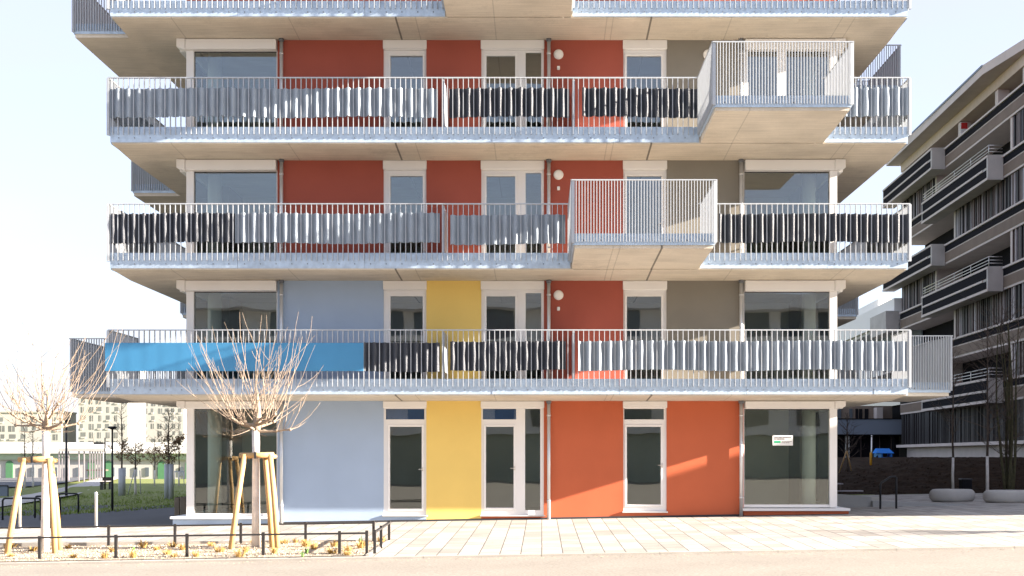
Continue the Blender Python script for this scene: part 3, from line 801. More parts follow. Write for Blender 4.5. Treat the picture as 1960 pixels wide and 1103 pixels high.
tspots = [(130, 1050), (215, 1057), (275, 1049), (330, 1047), (140, 1068), (200, 1069), (255, 1068), (320, 1062), (333, 1067), (405, 1046), (375, 1066), (470, 1058), (455, 1068), (490, 1042), (545, 1041), (566, 1039), (600, 1052), (640, 1047), (655, 1068), (665, 1055), (690, 1050), (697, 1046), (730, 1037), (20, 1066), (62, 1055), (90, 1048), (525, 1060), (585, 1047), (40, 1045), (420, 1057), (300, 1054), (350, 1053), (15, 1050), (635, 1060)]
def gpt(px, py):
    y = -7.0
    for _ in range(30):
        x = PX(px, y); y = FPX / ((py - CY) / (CZ - gz(x, y) - .01)) - DC
    x = PX(px, y); return x, y, gz(x, y) + .012
for i, (px, py) in enumerate(tspots):
    x, y, z = gpt(px, py); y = min(max(y, BY0 + .12), BY1 - .12)
    o = tproto[i] if i < 5 else tproto[i % 5].copy()
    if i >= 5: col.objects.link(o)
    o.location = (x, y, z); o.rotation_euler = (0, 0, R.uniform(0, 6)); s = R.uniform(.75, 1.25); o.scale = (s, s, s * R.uniform(.8, 1.1))
    tag(o, 'dry yellow grass tuft in the pale gravel planting bed', 'grass tuft', 'dry grass tufts in the planting bed')
def shoot(px, py, label, h=.12):
    x, y, z = gpt(px, py); mb = tuft_mesh(int(px), 14, h, .05, .007)
    mb.v = [(a + x, b + y, c + z) for a, b, c in mb.v]
    tag(mb.build('bulb_plant', M['shoot']), label, 'plant', 'green shoots in the planting bed')
shoot(255, 1055, 'dark green bulb shoot growing between the two staked trees', .1)
shoot(579, 1066, 'bright green bulb shoot nearest the front rail right of the staked tree', .12)
shoot(587, 1060, 'taller green bulb shoot just right of another shoot by the front rail', .16)
shoot(690, 1045, 'thin tall green shoot near the end of the planting bed', .22)

# low rail fences
def rail_fence(name, p0, p1, posts, label, h=.37, pr=.022):
    x0, y0 = p0; x1, y1 = p1
    root = empty(name, (x0, y0, gz(x0, y0)), label, 'fence', 'low rails round the planting bed')
    def at(t): x = x0 + (x1 - x0) * t; y = y0 + (y1 - y0) * t; return x, y, gz(x, y)
    rl = MB(); a, b = at(0), at(1)
    bar_along_slope(rl, (a[0], a[1], a[2] + h), (b[0], b[1], b[2] + h), .05, .03)
    rl.build('rail', M['fence'], root)
    for t in posts:
        x, y, z = at(t); p = MB(); p.box(x - .024, x + .024, y - .024, y + .024, z - .05, z + h + .045); p.build('post', M['fence'], root)
def bar_along_slope(mb, a, b, w, h):
    a, b = Vector(a), Vector(b); d = (b - a).normalized(); n = Vector((-d.y, d.x, 0)).normalized() * w / 2; u = Vector((0, 0, h / 2))
    mb.hexa([a - n - u, b - n - u, b + n - u, a + n - u, a - n + u, b - n + u, b + n + u, a + n + u])
YR, YK = -8.62, -5.92
def tpos(y, pxs, x0, x1): return [(PX(p, y) - x0) / (x1 - x0) for p in pxs]
rail_fence('rail_fence', (-14, YR), (PX(702, YR), YR), tpos(YR, (-70, 76, 222, 358, 504, 650, 702), -14, PX(702, YR)), 'low dark rail fence along the road side of the planting bed')
rail_fence('rail_fence', (-14, YK), (PX(715, YK), YK), tpos(YK, (-45, 83, 208, 335, 461, 585, 715), -14, PX(715, YK)), 'low dark rail fence along the building side of the planting bed')
rail_fence('rail_fence', (PX(702, YR) + .12, YR + .1), (PX(745, YK), YK + .02), [.02, .42, .98], 'short low rail fence across the right end of the planting bed')

# ------------------------------------------------------------------ TREES
def whip(mb, p, d, L, r, rs, up=.5, n=6, wig=.05, tip=.003, side=True):
    pts = [Vector(p)]; d = Vector(d).normalized(); rad = [r]
    for i in range(n):
        d = (d + Vector((rs.gauss(0, wig), rs.gauss(0, wig), up / n + rs.gauss(0, wig * .6)))).normalized()
        pts.append(pts[-1] + d * L / n); rad.append(r + (tip - r) * (i + 1) / n)
    mb.tube(pts, rad, 4 if r < .02 else 6, cap=False)
    return pts, d
def pollard(x, y, H, cb, rw, seed, label, nmain=9, group='pollarded street trees'):
    rs = random.Random(seed); z0 = gz(x, y)
    root = empty('pollarded_tree', (x, y, z0 - .02), label, 'tree', group)
    t = MB(); lean = rs.uniform(-.02, .02)
    t.tube([(x, y, z0 - .05), (x + lean * .3, y, z0 + cb * .35), (x + lean, y, z0 + cb * .8), (x + lean, y, z0 + cb)], [.085, .072, .068, .075], 14)
    t.build('trunk', M['limewash'], root)
    c = MB(); top = Vector((x + lean, y, z0 + cb - .05))
    c.tube([top, top + Vector((.02, 0, .14)), top + Vector((.05, .01, .4)), top + Vector((.02, .02, .8))], [.074, .082, .045, .02], 8)
    ends = []
    for i in range(nmain):
        a = 2 * math.pi * i / nmain + rs.uniform(-.3, .3); el = rs.uniform(-.05, .45)
        L = rs.uniform(.45, .95) * rw * .6
        st = top + Vector((0, 0, rs.uniform(.02, .22)))
        pts, d = whip(c, st, (math.cos(a), math.sin(a), el), L, rs.uniform(.022, .034), rs, up=.18, n=5, wig=.13, tip=.016)
        ends += [(pts[k], a, k / 5) for k in (2, 3, 4, 5, 5)]
        for k in (3, 5): c.tube([pts[k] - Vector((.02, 0, .015)), pts[k] + Vector((.02, 0, .02))], [.026, .030], 6)
    for _ in range(9): ends.append((top + Vector((rs.uniform(-.04, .04), rs.uniform(-.04, .04), rs.uniform(.12, .75))), rs.uniform(0, 6.28), .3))
    for p, a0, k in ends:
        for _ in range(rs.choice((1, 1, 2, 2))):
            a = a0 + rs.gauss(0, .45); el = abs(rs.gauss(.9, .8)) + .08
            L = rs.choice((.35, .6, .8, 1.0)) * rs.uniform(.8, 1.1) * (H - cb) * (.62 if el < .5 else .95)
            if p.z + L * .95 > z0 + H: L = max(.3, z0 + H - p.z)
            pts, d = whip(c, p, (math.cos(a), math.sin(a), el), L, rs.uniform(.0048, .0088), rs, up=rs.uniform(.45, 1.1), n=8, wig=.085, tip=.0025)
            for q in range(rs.choice((0, 1, 1, 2))):
                b = pts[rs.randint(2, 6)]; a2 = a + rs.gauss(0, 1.0)
                whip(c, b, (math.cos(a2), math.sin(a2), rs.uniform(.3, 1.2)), L * rs.uniform(.15, .4), .005, rs, up=.6, n=4, wig=.09, tip=.0025)
    for _ in range(9):   # short drooping twigs under the head
        a = rs.uniform(0, 6.28); whip(c, top + Vector((.1 * math.cos(a), .1 * math.sin(a), .06)), (math.cos(a), math.sin(a), -.4), rs.uniform(.3, .6), .007, rs, up=.55, n=6, wig=.15)
    c.build('crown', M['bark'], root)
YT = -7.0
pollard(PX(86, YT), YT, 4.75, 2.28, 1.5, 15, 'pollarded bare tree with whitewashed trunk at the left edge of the bed')
pollard(PX(490, YT + .2), YT + .2, 4.45, 2.22, 1.25, 9, 'pollarded bare tree with whitewashed trunk in front of the pale blue wall')
pollard(17.0, -7.3, 4.4, 2.3, 1.2, 21, 'pollarded bare tree with whitewashed trunk further along the kerb to the right')
def stakes(label, bar, legs, yc):
    """bar: (px0,px1,py); legs: list of (px top, py top, px base, dy)"""
    x0 = PX(bar[0], yc); root = empty('tree_stake_frame', ((x0 + PX(bar[1], yc)) / 2, yc, gz(x0, yc)), label, 'tree stake', 'wooden tree stake frames')
    zt = PZ(bar[2], yc - .16)
    for i, (pa, pya, pb, dy) in enumerate(legs):
        yy = yc + dy; ytop = yc + dy * .45
        xa, xb = PX(pa, ytop), PX(pb, yy); m = MB()
        m.tube([(xb, yy, gz(xb, yy) - .08), ((xa + xb) / 2 + .004, (yy + ytop) / 2, zt / 2), (xa, ytop, zt + .02)], [.055, .054, .05], 12)
        m.build('post', M['wood'], root)
    m = MB(); m.tube([(PX(bar[0], yc - .16) - .06, yc - .17, zt), (PX(bar[1], yc - .16) + .06, yc - .17, zt + .01)], .05, 12); m.build('crossbar', M['wood'], root)
    m = MB(); m.tube([(PX(bar[0], yc) + .02, yc - .1, zt - .02), (PX(bar[1], yc), yc + .25, zt - .01)], .042, 10)
    m.tube([(PX(bar[1], yc) - .02, yc - .12, zt - .03), (PX(bar[1], yc) + .03, yc + .26, zt - .02)], .042, 10); m.build('brace', M['wood'], root)
    m = MB(); xm = PX((bar[0] + bar[1]) / 2 + 2, yc); m.box(xm - .02, xm + .02, yc - .235, yc - .1, zt - .06, zt + .065); m.build('strap', M['fence'], root)
stakes('wooden tripod stake frame around the tree at the left edge', (42, 94, 880), [(47, 885, 12, -.42), (94, 885, 106, -.42), (97, 885, 115, .30)], YT)
stakes('wooden tripod stake frame around the tree before the blue wall', (465, 518, 872), [(468, 876, 441, -.40), (507, 876, 522, -.12), (517, 876, 532, -.38)], YT + .2)

def bare_tree(x, y, z0, H, label, seed, tr=.05, cb=.35, cw=.9, nb=26, mats=('darkbark', 'darkbark'), leaves=0, lz=(.4, .7), white=None, guard=None, group='bare young trees', el=(.3, 1.2), name='bare_tree', sub=4):
    rs = random.Random(seed); root = empty(name, (x, y, z0), label, 'tree', group)
    t = MB(); t.cur = 0
    pts = [Vector((x, y, z0 - .1))]; n = 9
    for i in range(n): pts.append(Vector((x + rs.gauss(0, .012 * H / 4), y + rs.gauss(0, .012 * H / 4), z0 + H * (i + 1) / n)))
    rad = [tr * (1 - .85 * i / n) for i in range(n + 1)]
    if white:
        k = max(1, round(white * n)); t.cur = 1; t.tube(pts[:k + 1], [r * 1.08 for r in rad[:k + 1]], 10); t.cur = 0; t.tube(pts[k:], rad[k:], 7)
    else: t.tube(pts, rad, 8)
    t.build('trunk', [M[mats[0]], M['limewash']], root)
    c = MB(); ends = []
    for i in range(nb):
        v = cb + (1 - cb) * (i + rs.random()) / nb * .95
        p = pts[0].lerp(pts[-1], v); a = rs.uniform(0, 6.28)
        L = cw * (1.15 - .8 * (v - cb) / (1 - cb)) * rs.uniform(.6, 1.1)
        w, d = whip(c, p, (math.cos(a), math.sin(a), rs.uniform(*el)), L, max(.006, tr * .32 * (1 - .6 * v)), rs, up=.35, n=5, wig=.12, tip=.003)
        for q in range(sub):
            b = w[rs.randint(1, 5)]; a2 = a + rs.gauss(0, .8)
            w2, _ = whip(c, b, (math.cos(a2), math.sin(a2), rs.uniform(.0, .9)), L * rs.uniform(.25, .55), max(.004, tr * .1), rs, up=.3, n=3, wig=.15)
            ends += w2
    cr = c.build('crown', M[mats[1]], root)
    if leaves:
        l = MB(); pool = [p for p in ends if lz[0] <= (p.z - z0) / H <= lz[1]] or ends
        for i in range(leaves):
            p = rs.choice(pool) + Vector((rs.gauss(0, .05), rs.gauss(0, .05), rs.gauss(0, .04))); s = rs.uniform(.025, .06)
            u = Vector((rs.gauss(0, 1), rs.gauss(0, 1), rs.gauss(0, 1))).normalized() * s; w = u.orthogonal().normalized() * s * .6
            l.add([p - u, p + w, p + u, p - w], [(0, 1, 2, 3)])
        l.build('leaves', M['leaf_dry'], cr)
    if guard:
        g = MB()
        for dx in guard[2]: g.tube([(x + dx, y - .05, z0 - .02), (x + dx, y - .05, z0 + guard[1])], guard[0], 12)
        g.build('trunk_guard', M['guard'], root)
    return root
def ground_at(px, py):
    y = 15.0
    for _ in range(60):
        g = gz(PX(px, y), y); y = .5 * y + .5 * (FPX / ((py - CY) / (CZ - g)) - DC)
    return PX(px, y), y, gz(PX(px, y), y)
def ltree(px, pyb, pyt, label, seed, **kw):
    x, y, z = ground_at(px, pyb); return bare_tree(x, y, z, (pyb - pyt) / S(y), label, seed, **kw)
ltree(233, 950, 768, 'tall thin bare tree with a grey trunk guard beside the lamp post', 31, tr=.055, cb=.36, cw=.75, guard=(.13, 1.22, (0, .05)), leaves=240, lz=(.33, .55), nb=34)
ltree(259, 948, 838, 'short bare tree with white trunk and two slanting stakes on the lawn', 32, tr=.06, cb=.5, cw=.85, nb=26, white=.5, leaves=260, lz=(.45, .8), el=(.05, .8))
ltree(323, 955, 782, 'tall bare tree with doubled grey trunk guard and brown leaves near the corner window', 33, tr=.06, cb=.36, cw=.85, guard=(.11, 1.42, (-.06, .11)), leaves=700, lz=(.35, .7), nb=42)
ltree(296, 931, 838, 'small bare tree with brown leaves in the sunlit strip of lawn', 34, tr=.05, cb=.4, cw=.9, nb=30, leaves=520, lz=(.35, .8), white=.3)
ltree(343, 932, 800, 'slender bare tree with white trunk close to the house corner', 35, tr=.05, cb=.4, cw=.55, nb=22, white=.25)
ltree(47, 935, 820, 'thin young tree with white trunk wrap beyond the left tree stakes', 36, tr=.06, cb=.45, cw=.7, nb=16, white=.4)
ltree(63, 933, 815, 'thin young tree with white trunk wrap just right of a similar one', 37, tr=.06, cb=.45, cw=.7, nb=16, white=.4)
ltree(180, 905, 830, 'small bare tree far off by the green viaduct', 38, tr=.06, cb=.35, cw=.9, nb=18)
# two slanting poles by the short tree
x, y, z = ground_at(259, 947)
pr = empty('tree_stake_frame', (x, y, z), 'thin grey slanting stakes beside the short white trunked tree', 'tree stake')
for dx, ex in ((-.32, -.02), (.28, .22)):
    m = MB(); m.tube([(x + dx, y - .1, z - .05), (x + ex, y - .05, z + 1.1)], .022, 8); m.build('post', M['guard'], pr)
x, y, z = ground_at(343, 931)
pr = empty('tree_stake_frame', (x, y, z), 'grey three-post stake frame around the slender tree by the corner', 'tree stake')
for dx in (-.3, .3):
    m = MB(); m.tube([(x + dx, y, z - .05), (x + dx * .9, y, z + .95)], .025, 8); m.build('post', M['guard'], pr)
m = MB(); m.box(x - .3, x + .3, y - .03, y + .03, z + .86, z + .94); m.build('crossbar', M['guard'], pr)

# ------------------------------------------------------------------ LEFT BACKGROUND OBJECTS
def lamp_post(px, pyb, pyt, r, head, label, arm=None):
    x, y, z = ground_at(px, pyb); H = (pyb - pyt) / S(y)
    root = empty('street_lamp', (x, y, z), label, 'lamp post', 'park lamp posts')
    m = MB(); m.tube([(x, y, z - .05), (x, y, z + H * .3), (x, y, z + H)], [r * 1.15, r, r * .8], 12); m.build('pole', M['black'], root)
    h = MB()
    if head: h.lathe((x, y, z + H), [(.03, -.04), (head * .6, -.02), (head, .0), (head, .035), (head * .7, .06), (.02, .065)], 20)
    if arm: h.tube([(x, y, z + H - .3), (x - arm, y, z + H - .28)], .03, 8); h.box(x - arm - .35, x - arm + .1, y - .1, y + .1, z + H - .34, z + H - .24)
    h.build('lamp_head', M['black'], root)
lamp_post(215, 978, 820, .035, .14, 'slim black lamp post with flat disc head on the near lawn edge')
lamp_post(127, 952, 806, .05, .17, 'thicker black lamp post behind the left pollarded tree')
lamp_post(201, 937, 838, .04, 0, 'thin black post with a side arm lamp beside the pale path', arm=.22)
# bollards
def bollard(px, pyb, pyt, label):
    x, y, z = ground_at(px, pyb) if False else (PX(px, -.35), -.35, 0)
    z = gz(x, y); H = (pyb - pyt) / S(y)
    root = empty('bollard', (x, y, z), label, 'bollard', 'steel bollards')
    m = MB(); m.lathe((x, y, z), [(.038, -.02), (.038, H - .02), (.034, H - .005), (.02, H)], 18); m.build('tube', M['steel'], root)
    m = MB(); m.lathe((x, y, z), [(.09, 0), (.09, .008), (.06, .016), (.04, .02)], 18); m.build('base_plate', M['steel'], root)
bollard(184, 1014, 945, 'stainless steel bollard between the bike hoops and the bed')
bollard(38, 1020, 958, 'stainless steel bollard partly hidden behind the left tree stake')
# bike hoops
def hoop(pxa, pxb, pyt, pyb, label):
    xa, y, z = ground_at(pxa, pyb); xb = PX(pxb, y); zt = PZ(pyt, y); r = .08
    m = MB(); pts = [(xa, y, z - .05), (xa, y, zt - r)]
    for t in range(1, 5): a = math.pi - t * math.pi / 8; pts.append((xa + r + r * math.cos(a), y, zt - r + r * math.sin(a)))
    for t in range(0, 5): a = math.pi / 2 - t * math.pi / 8; pts.append((xb - r + r * math.cos(a), y, zt - r + r * math.sin(a)))
    pts += [(xb, y, z - .05)]
    m.tube(pts, .026, 10); tag(m.build('bike_hoop', M['black']), label, 'bike rack', 'black bike hoops')
hoop(112, 150, 945, 984, 'black bike hoop furthest right on the asphalt')
hoop(67, 115, 950, 992, 'black bike hoop crossing behind the whitewashed trunk')
hoop(5, 78, 954, 996, 'wide black bike hoop behind the left stake leg')
# planter boxes at the house corner
for px0, px1, pyt, pyb, lab in ((333.5, 344, 953, 988, 'tall brown box planter, left one of two by the house corner'), (344.6, 356, 952, 990, 'tall brown box planter nearest the house corner')):
    x0, y, z = ground_at(px0, pyb); x1 = PX(px1, y); zt = PZ(pyt, y)
    root = empty('planter_box', (x0, y, z), lab, 'planter', 'brown planters by the house corner')
    m = MB(); m.bbox(x0, x1 - .01, y, y + .5, z - .02, zt, .012); m.build('box', M['brownpanel'], root, fix=True)
    m = MB(); m.box(x0 + .02, x1 - .03, y + .02, y + .48, zt, zt + .012); m.build('rim', M['darkbark'], root)
# glass panel + bin + bench near the path
x, y, z = ground_at(8, 952); gp = empty('glass_panel', (x, y, z), 'small blue tinted glass panel in a dark frame at the left edge', 'screen')
m = MB(); x1 = PX(16, y); zt = PZ(929, y); x0 = PX(-12, y)
m.box(x0, x0 + .04, y, y + .05, z, zt); m.box(x1 - .04, x1, y, y + .05, z, zt); m.box(x0 + .04, x1 - .04, y, y + .05, zt - .04, zt); m.build('frame', M['black'], gp)
m = MB(); m.box(x0 + .04, x1 - .04, y + .02, y + .03, z + .05, zt - .04); m.build('pane', M['bluegrey'], gp)
x, y, z = ground_at(278, 915); m = MB(); k_ = S(y)
rb = empty('litter_bin', (x, y, z), 'dark green litter bin on the far lawn', 'bin')
m.bbox(x - .2, x + .2, y - .2, y + .2, z - .02, z + .42, .03); m.build('body', M['binn'], rb, fix=True)
m = MB(); m.bbox(x - .22, x + .22, y - .22, y + .22, z + .422, z + .5, .03); m.build('lid', M['binn'], rb, fix=True)
x, y, z = ground_at(203, 938); bn = empty('park_bench', (x, y, z), 'small dark park bench beside the path by the thin lamp post', 'bench')
for nm, bx in (('seat', (-.26, .26, -.2, .2, .38, .43)), ('backrest', (-.26, .26, .2, .24, .47, .66))):
    m = MB(); m.box(x + bx[0], x + bx[1], y + bx[2], y + bx[3], z + bx[4], z + bx[5]); m.build(nm, M['darkbark'], bn)
for sx in (-.22, .22):
    m = MB(); m.box(x + sx - .025, x + sx + .025, y - .18, y + .22, z - .02, z + .379); m.build('leg', M['black'], bn)

# viaduct
YV = 123.0
def VX(px): return PX(px, YV)
def VZ(py): return PZ(py, YV)
via = empty('viaduct', (VX(150), YV, -1.0), 'long white viaduct with a green band and green arched doors', 'viaduct')
m = MB(); m.box(VX(-420), VX(700), YV + .5, YV + 7, -1.3, VZ(880)); m.build('wall', M['blockwhite'], via)
m = MB(); m.box(VX(-420), VX(700), YV + .2, YV + 7.2, VZ(880), VZ(868)); m.build('band', M['palegreen'], via)
m = MB(); m.box(VX(-420), VX(700), YV - .2, YV + 7.5, VZ(868) + .001, VZ(847)); m.build('parapet', M['farwhite'], via)
for px in (-80, -30, 0, 158, 190, 292, 345):
    m = MB(); a, b = VX(px + 8), VX(px + 22); zt_ = VZ(889); r_ = (b - a) / 2
    poly = [(a, -1.05), (b, -1.05), (b, zt_)] + [((a + b) / 2 + r_ * math.cos(t * math.pi / 8), zt_ + r_ * math.sin(t * math.pi / 8)) for t in range(1, 8)] + [(a, zt_)]
    m.prism(poly, YV + .4, YV + .52); m.build('arched_door', M['green'], via, fix=True)
for i in range(26):
    px = -120 + i * 22
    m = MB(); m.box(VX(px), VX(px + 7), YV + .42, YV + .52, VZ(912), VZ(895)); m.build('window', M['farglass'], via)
# pergola
YP = 80.0
pg = empty('pergola', (PX(156, YP), YP, gz(-36, YP)), 'open steel pergola with thin posts in front of the viaduct', 'pergola')
g0 = gz(-30, YP)
m = MB(); m.box(PX(112, YP), PX(200, YP), YP, YP + 5, PZ(864, YP), PZ(858.5, YP)); m.build('roof', M['paleconc'], pg)
for px in list(range(112, 136, 6)) + [150, 160] + list(range(171, 200, 5)):
    m = MB(); x = PX(px, YP); m.box(x - .05, x + .05, YP + .1, YP + .2, g0, PZ(864.2, YP)); m.build('post', M['slat_l'], pg)
m = MB()
for py in (868, 874): m.box(PX(117, YP), PX(146, YP), YP + .05, YP + .09, PZ(py + .8, YP), PZ(py, YP))
m.build('trellis', M['slat_m'], pg)
m = MB(); m.box(PX(157, YP), PX(194, YP), YP + 1, YP + 1.8, PZ(902, YP), PZ(899, YP)); m.box(PX(160, YP), PX(161, YP), YP + 1.2, YP + 1.5, g0, PZ(902, YP)); m.box(PX(190, YP), PX(191, YP), YP + 1.2, YP + 1.5, g0, PZ(902, YP))
tag(m.build('picnic_table', M['darkbark']), 'long dark table standing under the pergola', 'table')

# distant white apartment blocks
def block(label, px0, px1, pyt, yb, wcols, rows, seed, zb=-1.0, dep=14):
    rs = random.Random(seed); s = S(yb); x0, x1 = PX(px0, yb), PX(px1, yb); zt = PZ(pyt, yb)
    root = empty('apartment_block', ((x0 + x1) / 2, yb, zb), label, 'building', 'white apartment blocks in the distance')
    m = MB(); m.box(x0, x1, yb, yb + dep, zb, zt); m.build('wall', M['blockwhite'], root)
    m = MB(); m.box(x0 - .3, x1 + .3, yb - .3, yb + dep, zt + .002, zt + .5); m.build('roof', M['blockwhite'], root)
    fl = 2.95; cw = (x1 - x0) / wcols
    for r in range(rows):
        z = zt - 1.0 - fl * (r + 1)
        if z < zb + 1: break
        for c_ in range(wcols):
            if rs.random() < .12: continue
            w = cw * rs.choice((.34, .45, .6)); xx = x0 + cw * (c_ + .5) + rs.uniform(-.12, .12) * cw
            m = MB(); m.box(xx - w / 2, xx + w / 2, yb - .03, yb + .05, z + .25, z + 2.3); m.cur = 1
            m.box(xx - w / 2, xx + w / 2, yb - .18, yb - .05, z + .2, z + .75) if rs.random() < .45 else m.box(xx - .06, xx + .06, yb - .06, yb - .032, z + .25, z + 2.3)
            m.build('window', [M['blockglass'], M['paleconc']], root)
block('white apartment block with scattered windows seen under the lowest balcony', 150, 245, 705, 416, 6, 12, 5, zb=-1.0, dep=20)
block('pale white apartment block further right behind the bare trees', 246, 352, 745, 470, 8, 10, 6, zb=-1.0)
block('low pale apartment block behind the left tree crown', -90, 118, 790, 416, 10, 7, 8, zb=-1.0)

# ------------------------------------------------------------------ RIGHT COURTYARD
def mound_z(x, y):
    t = min(max((y - 13.0) / 13.0, 0), 1); t = t * t * (3 - 2 * t)
    h = .42 + .75 * min(max((x - 11.5) / 6.5, 0), 1)
    return gz(x, 0) - .06 + t * h + .05 * (math.sin(x * 2.3 + y * 1.1) * math.sin(y * 1.7 - x)) * (t > 0)
mm = MB(); nx_, ny_ = 90, 90; rr = random.Random(5); vs = []
for j in range(ny_ + 1):
    for i in range(nx_ + 1):
        x = 7.5 + 20 * i / nx_; y = 12.6 + 50 * (j / ny_) ** 1.7
        vs.append((x, y, mound_z(x, y) + rr.uniform(-.03, .03)))
mm.add(vs, [(j * (nx_ + 1) + i, j * (nx_ + 1) + i + 1, (j + 1) * (nx_ + 1) + i + 1, (j + 1) * (nx_ + 1) + i) for j in range(ny_) for i in range(nx_)])
tag(mm.build('soil_mound', M['soil']), kind='structure')
cl = MB()
for i in range(2600):
    x = rr.uniform(8.5, 24); y = 13 + rr.random() ** 1.5 * 18; z = mound_z(x, y); s = rr.uniform(.015, .06)
    vs = [(x + s * rr.uniform(.6, 1.3) * math.cos(t), y + s * rr.uniform(.6, 1.3) * math.sin(t), z - .01) for t in (0, 1.6, 3.1, 4.7)] + [(x + rr.uniform(-.3, .3) * s, y, z + s * rr.uniform(.4, 1))]
    cl.add(vs, [(0, 1, 4), (1, 2, 4), (2, 3, 4), (3, 0, 4)])
tag(cl.build('soil_clods', M['soil']), 'dark earth clods scattered over the mound', 'soil', kind='stuff')
def oval_bench(px0, px1, pyt, pyb, y, label):
    x = PX((px0 + px1) / 2, y); z = gz(x, 0); H = PZ(pyt, y) - z; Rr = (PX(px1, y) - PX(px0, y)) / 2
    m = MB(); prof = []
    for i in range(0, 17):
        t = -math.pi / 2 + math.pi * i / 16
        prof.append((Rr - H / 2 * .95 + H / 2 * .95 * math.cos(t) ** .8 if abs(t) < math.pi / 2 - 1e-6 else Rr - H / 2 * .95, H / 2 + H / 2 * math.sin(t)))
    prof = [(Rr * .55, 0)] + prof[1:] + [(Rr * .5, H + .002), (.01, H + .003)]
    m.lathe((x, y, z - .005), prof, 56, 1, .62)
    tag(m.build('pebble_bench', M['paleconc'], fix=True), label, 'bench', 'rounded concrete benches')
oval_bench(1779, 1866, 936, 962, 6.6, 'rounded pale concrete bench in the middle of the shaded courtyard')
oval_bench(1882, 1984, 938, 967, 5.4, 'rounded pale concrete bench cut by the right picture edge')
# hand rail
yh = 2.6
def hp(px, py): return (PX(px, yh), yh, PZ(py, yh))
hr_ = empty('hand_rail', (PX(1700, yh), yh, gz(9, 0)), 'black steel hand rail at the ramp beside the house', 'hand rail')
m = MB(); m.tube([hp(1685, 976), hp(1685, 928), hp(1686.5, 924.5), hp(1704, 913.5), hp(1707, 912.6), hp(1713, 912.6), hp(1715.5, 914.5), hp(1715.5, 976)], .028, 10); m.build('tube', M['black'], hr_)
# ramp wall + wedge
yw = 4.0
rw = empty('ramp_wall', (PX(1600, yw), yw, gz(8, 0)), 'low grey concrete wall and ramp wedge along the courtyard', 'wall')
m = MB(); m.prism([(PX(1560, yw), .1), (PX(1668, yw), .1), (PX(1668, yw), PZ(951.5, yw)), (PX(1600, yw), PZ(945.5, yw)), (PX(1560, yw), PZ(944, yw))], yw, yw + .35); m.build('wall', M['cementgrey'], rw, fix=True)
m = MB(); m.prism([(PX(1668.5, yw), .1), (PX(1690, yw), .1), (PX(1690, yw), PZ(952.5, yw)), (PX(1668.5, yw), PZ(951.8, yw))], yw + .25, yw + .6); m.build('step', M['paleconc'], rw, fix=True)
m = MB(); m.prism([(PX(1668.5, yw), .1), (PX(1850, yw), .1), (PX(1850, yw), gz(PX(1850, yw), 0) + .012), (PX(1760, yw), gz(PX(1760, yw), 0) + .09), (PX(1668.5, yw), PZ(959, yw))], yw - .1, yw + .22); m.build('wedge', M['cementgrey'], rw, fix=True)
# picnic bench
yb_ = 13.2
pt = empty('picnic_table', (PX(1610, yb_), yb_, gz(9, 0)), 'wooden picnic table half hidden by the right house corner', 'table')
for nm, py, a, b, dy in (('tabletop', 925.5, 1560, 1616, .3), ('seat', 938.5, 1560, 1646, -.3)):
    m = MB(); m.box(PX(a, yb_), PX(b, yb_), yb_ + dy - .18, yb_ + dy + .18, PZ(py + 2.2, yb_), PZ(py, yb_)); m.build(nm, M['slat_l'], pt)
m = MB(); x = PX(1607, yb_); m.box(x - .04, x + .04, yb_ - .1, yb_ + .35, gz(x, 0) - .05, PZ(928.2, yb_)); m.build('leg', M['darkbark'], pt)
# dark bin
x, y = PX(1848, 10.2), 10.2; z = gz(x, 0)
bn2 = empty('litter_bin', (x, y, z), 'black square litter bin behind the middle concrete bench', 'bin')
m = MB(); m.bbox(x - .16, x + .16, y - .16, y + .16, z, PZ(919, y), .015); m.build('body', M['anth'], bn2, fix=True)
m = MB(); m.bbox(x - .175, x + .175, y - .175, y + .175, PZ(919, y) + .001, PZ(916, y), .01); m.build('lid', M['black'], bn2, fix=True)
# courtyard trees
def ctree(px, y, pyt, label, seed, **kw):
    x = PX(px, y); z = mound_z(x, y) if y > 13 else gz(x, 0); return bare_tree(x, y, z, PZ(pyt, y) - z, label, seed, **kw)
ctree(1824, 14.5, 640, 'slender bare tree with white lower trunk behind the middle bench', 41, tr=.05, cb=.34, cw=1.1, nb=34, white=.24)
ctree(1890, 13.2, 610, 'slender bare tree with white lower trunk left of the mossy stems', 42, tr=.055, cb=.34, cw=1.3, nb=40, white=.24)
ctree(1622, 27, 790, 'bare bushy tree tied to stakes beside the house corner on the mound', 43, tr=.07, cb=.2, cw=.9, nb=30)
# multi-stem tree
xm, ym = PX(1932, 13.6), 13.6; zm = mound_z(xm, ym); rs = random.Random(77)
ms = empty('multi_stem_tree', (xm, ym, zm), 'bare multi stemmed tree with mossy stems at the right picture edge', 'tree')
t = MB(); c = MB()
for i in range(7):
    a = rs.uniform(0, 6.28); pts = [Vector((xm + .12 * math.cos(i), ym + .12 * math.sin(i), zm - .1))]; d = Vector((math.cos(a) * .13, math.sin(a) * .1, 1)).normalized()
    for k in range(9):
        d = (d + Vector((rs.gauss(0, .03), rs.gauss(0, .03), .03))).normalized(); pts.append(pts[-1] + d * .66)
    t.tube(pts, [.06 * (1 - .09 * k) for k in range(10)], 7)
    for q in range(13):
        b = pts[rs.randint(2, 9)]; a2 = rs.uniform(0, 6.28)
        w_, _ = whip(c, b, (math.cos(a2), math.sin(a2), rs.uniform(.2, 1.2)), rs.uniform(.7, 1.7), .012, rs, up=.4, n=5, wig=.1)
        for s_ in range(4): whip(c, w_[rs.randint(1, 5)], (math.cos(a2 + rs.gauss(0, .8)), math.sin(a2 + rs.gauss(0, .8)), rs.uniform(.1, 1)), rs.uniform(.3, .7), .006, rs, up=.3, n=3, wig=.12)
t.build('trunk', M['mossbark'], ms); c.build('crown', M['darkbark'], ms)
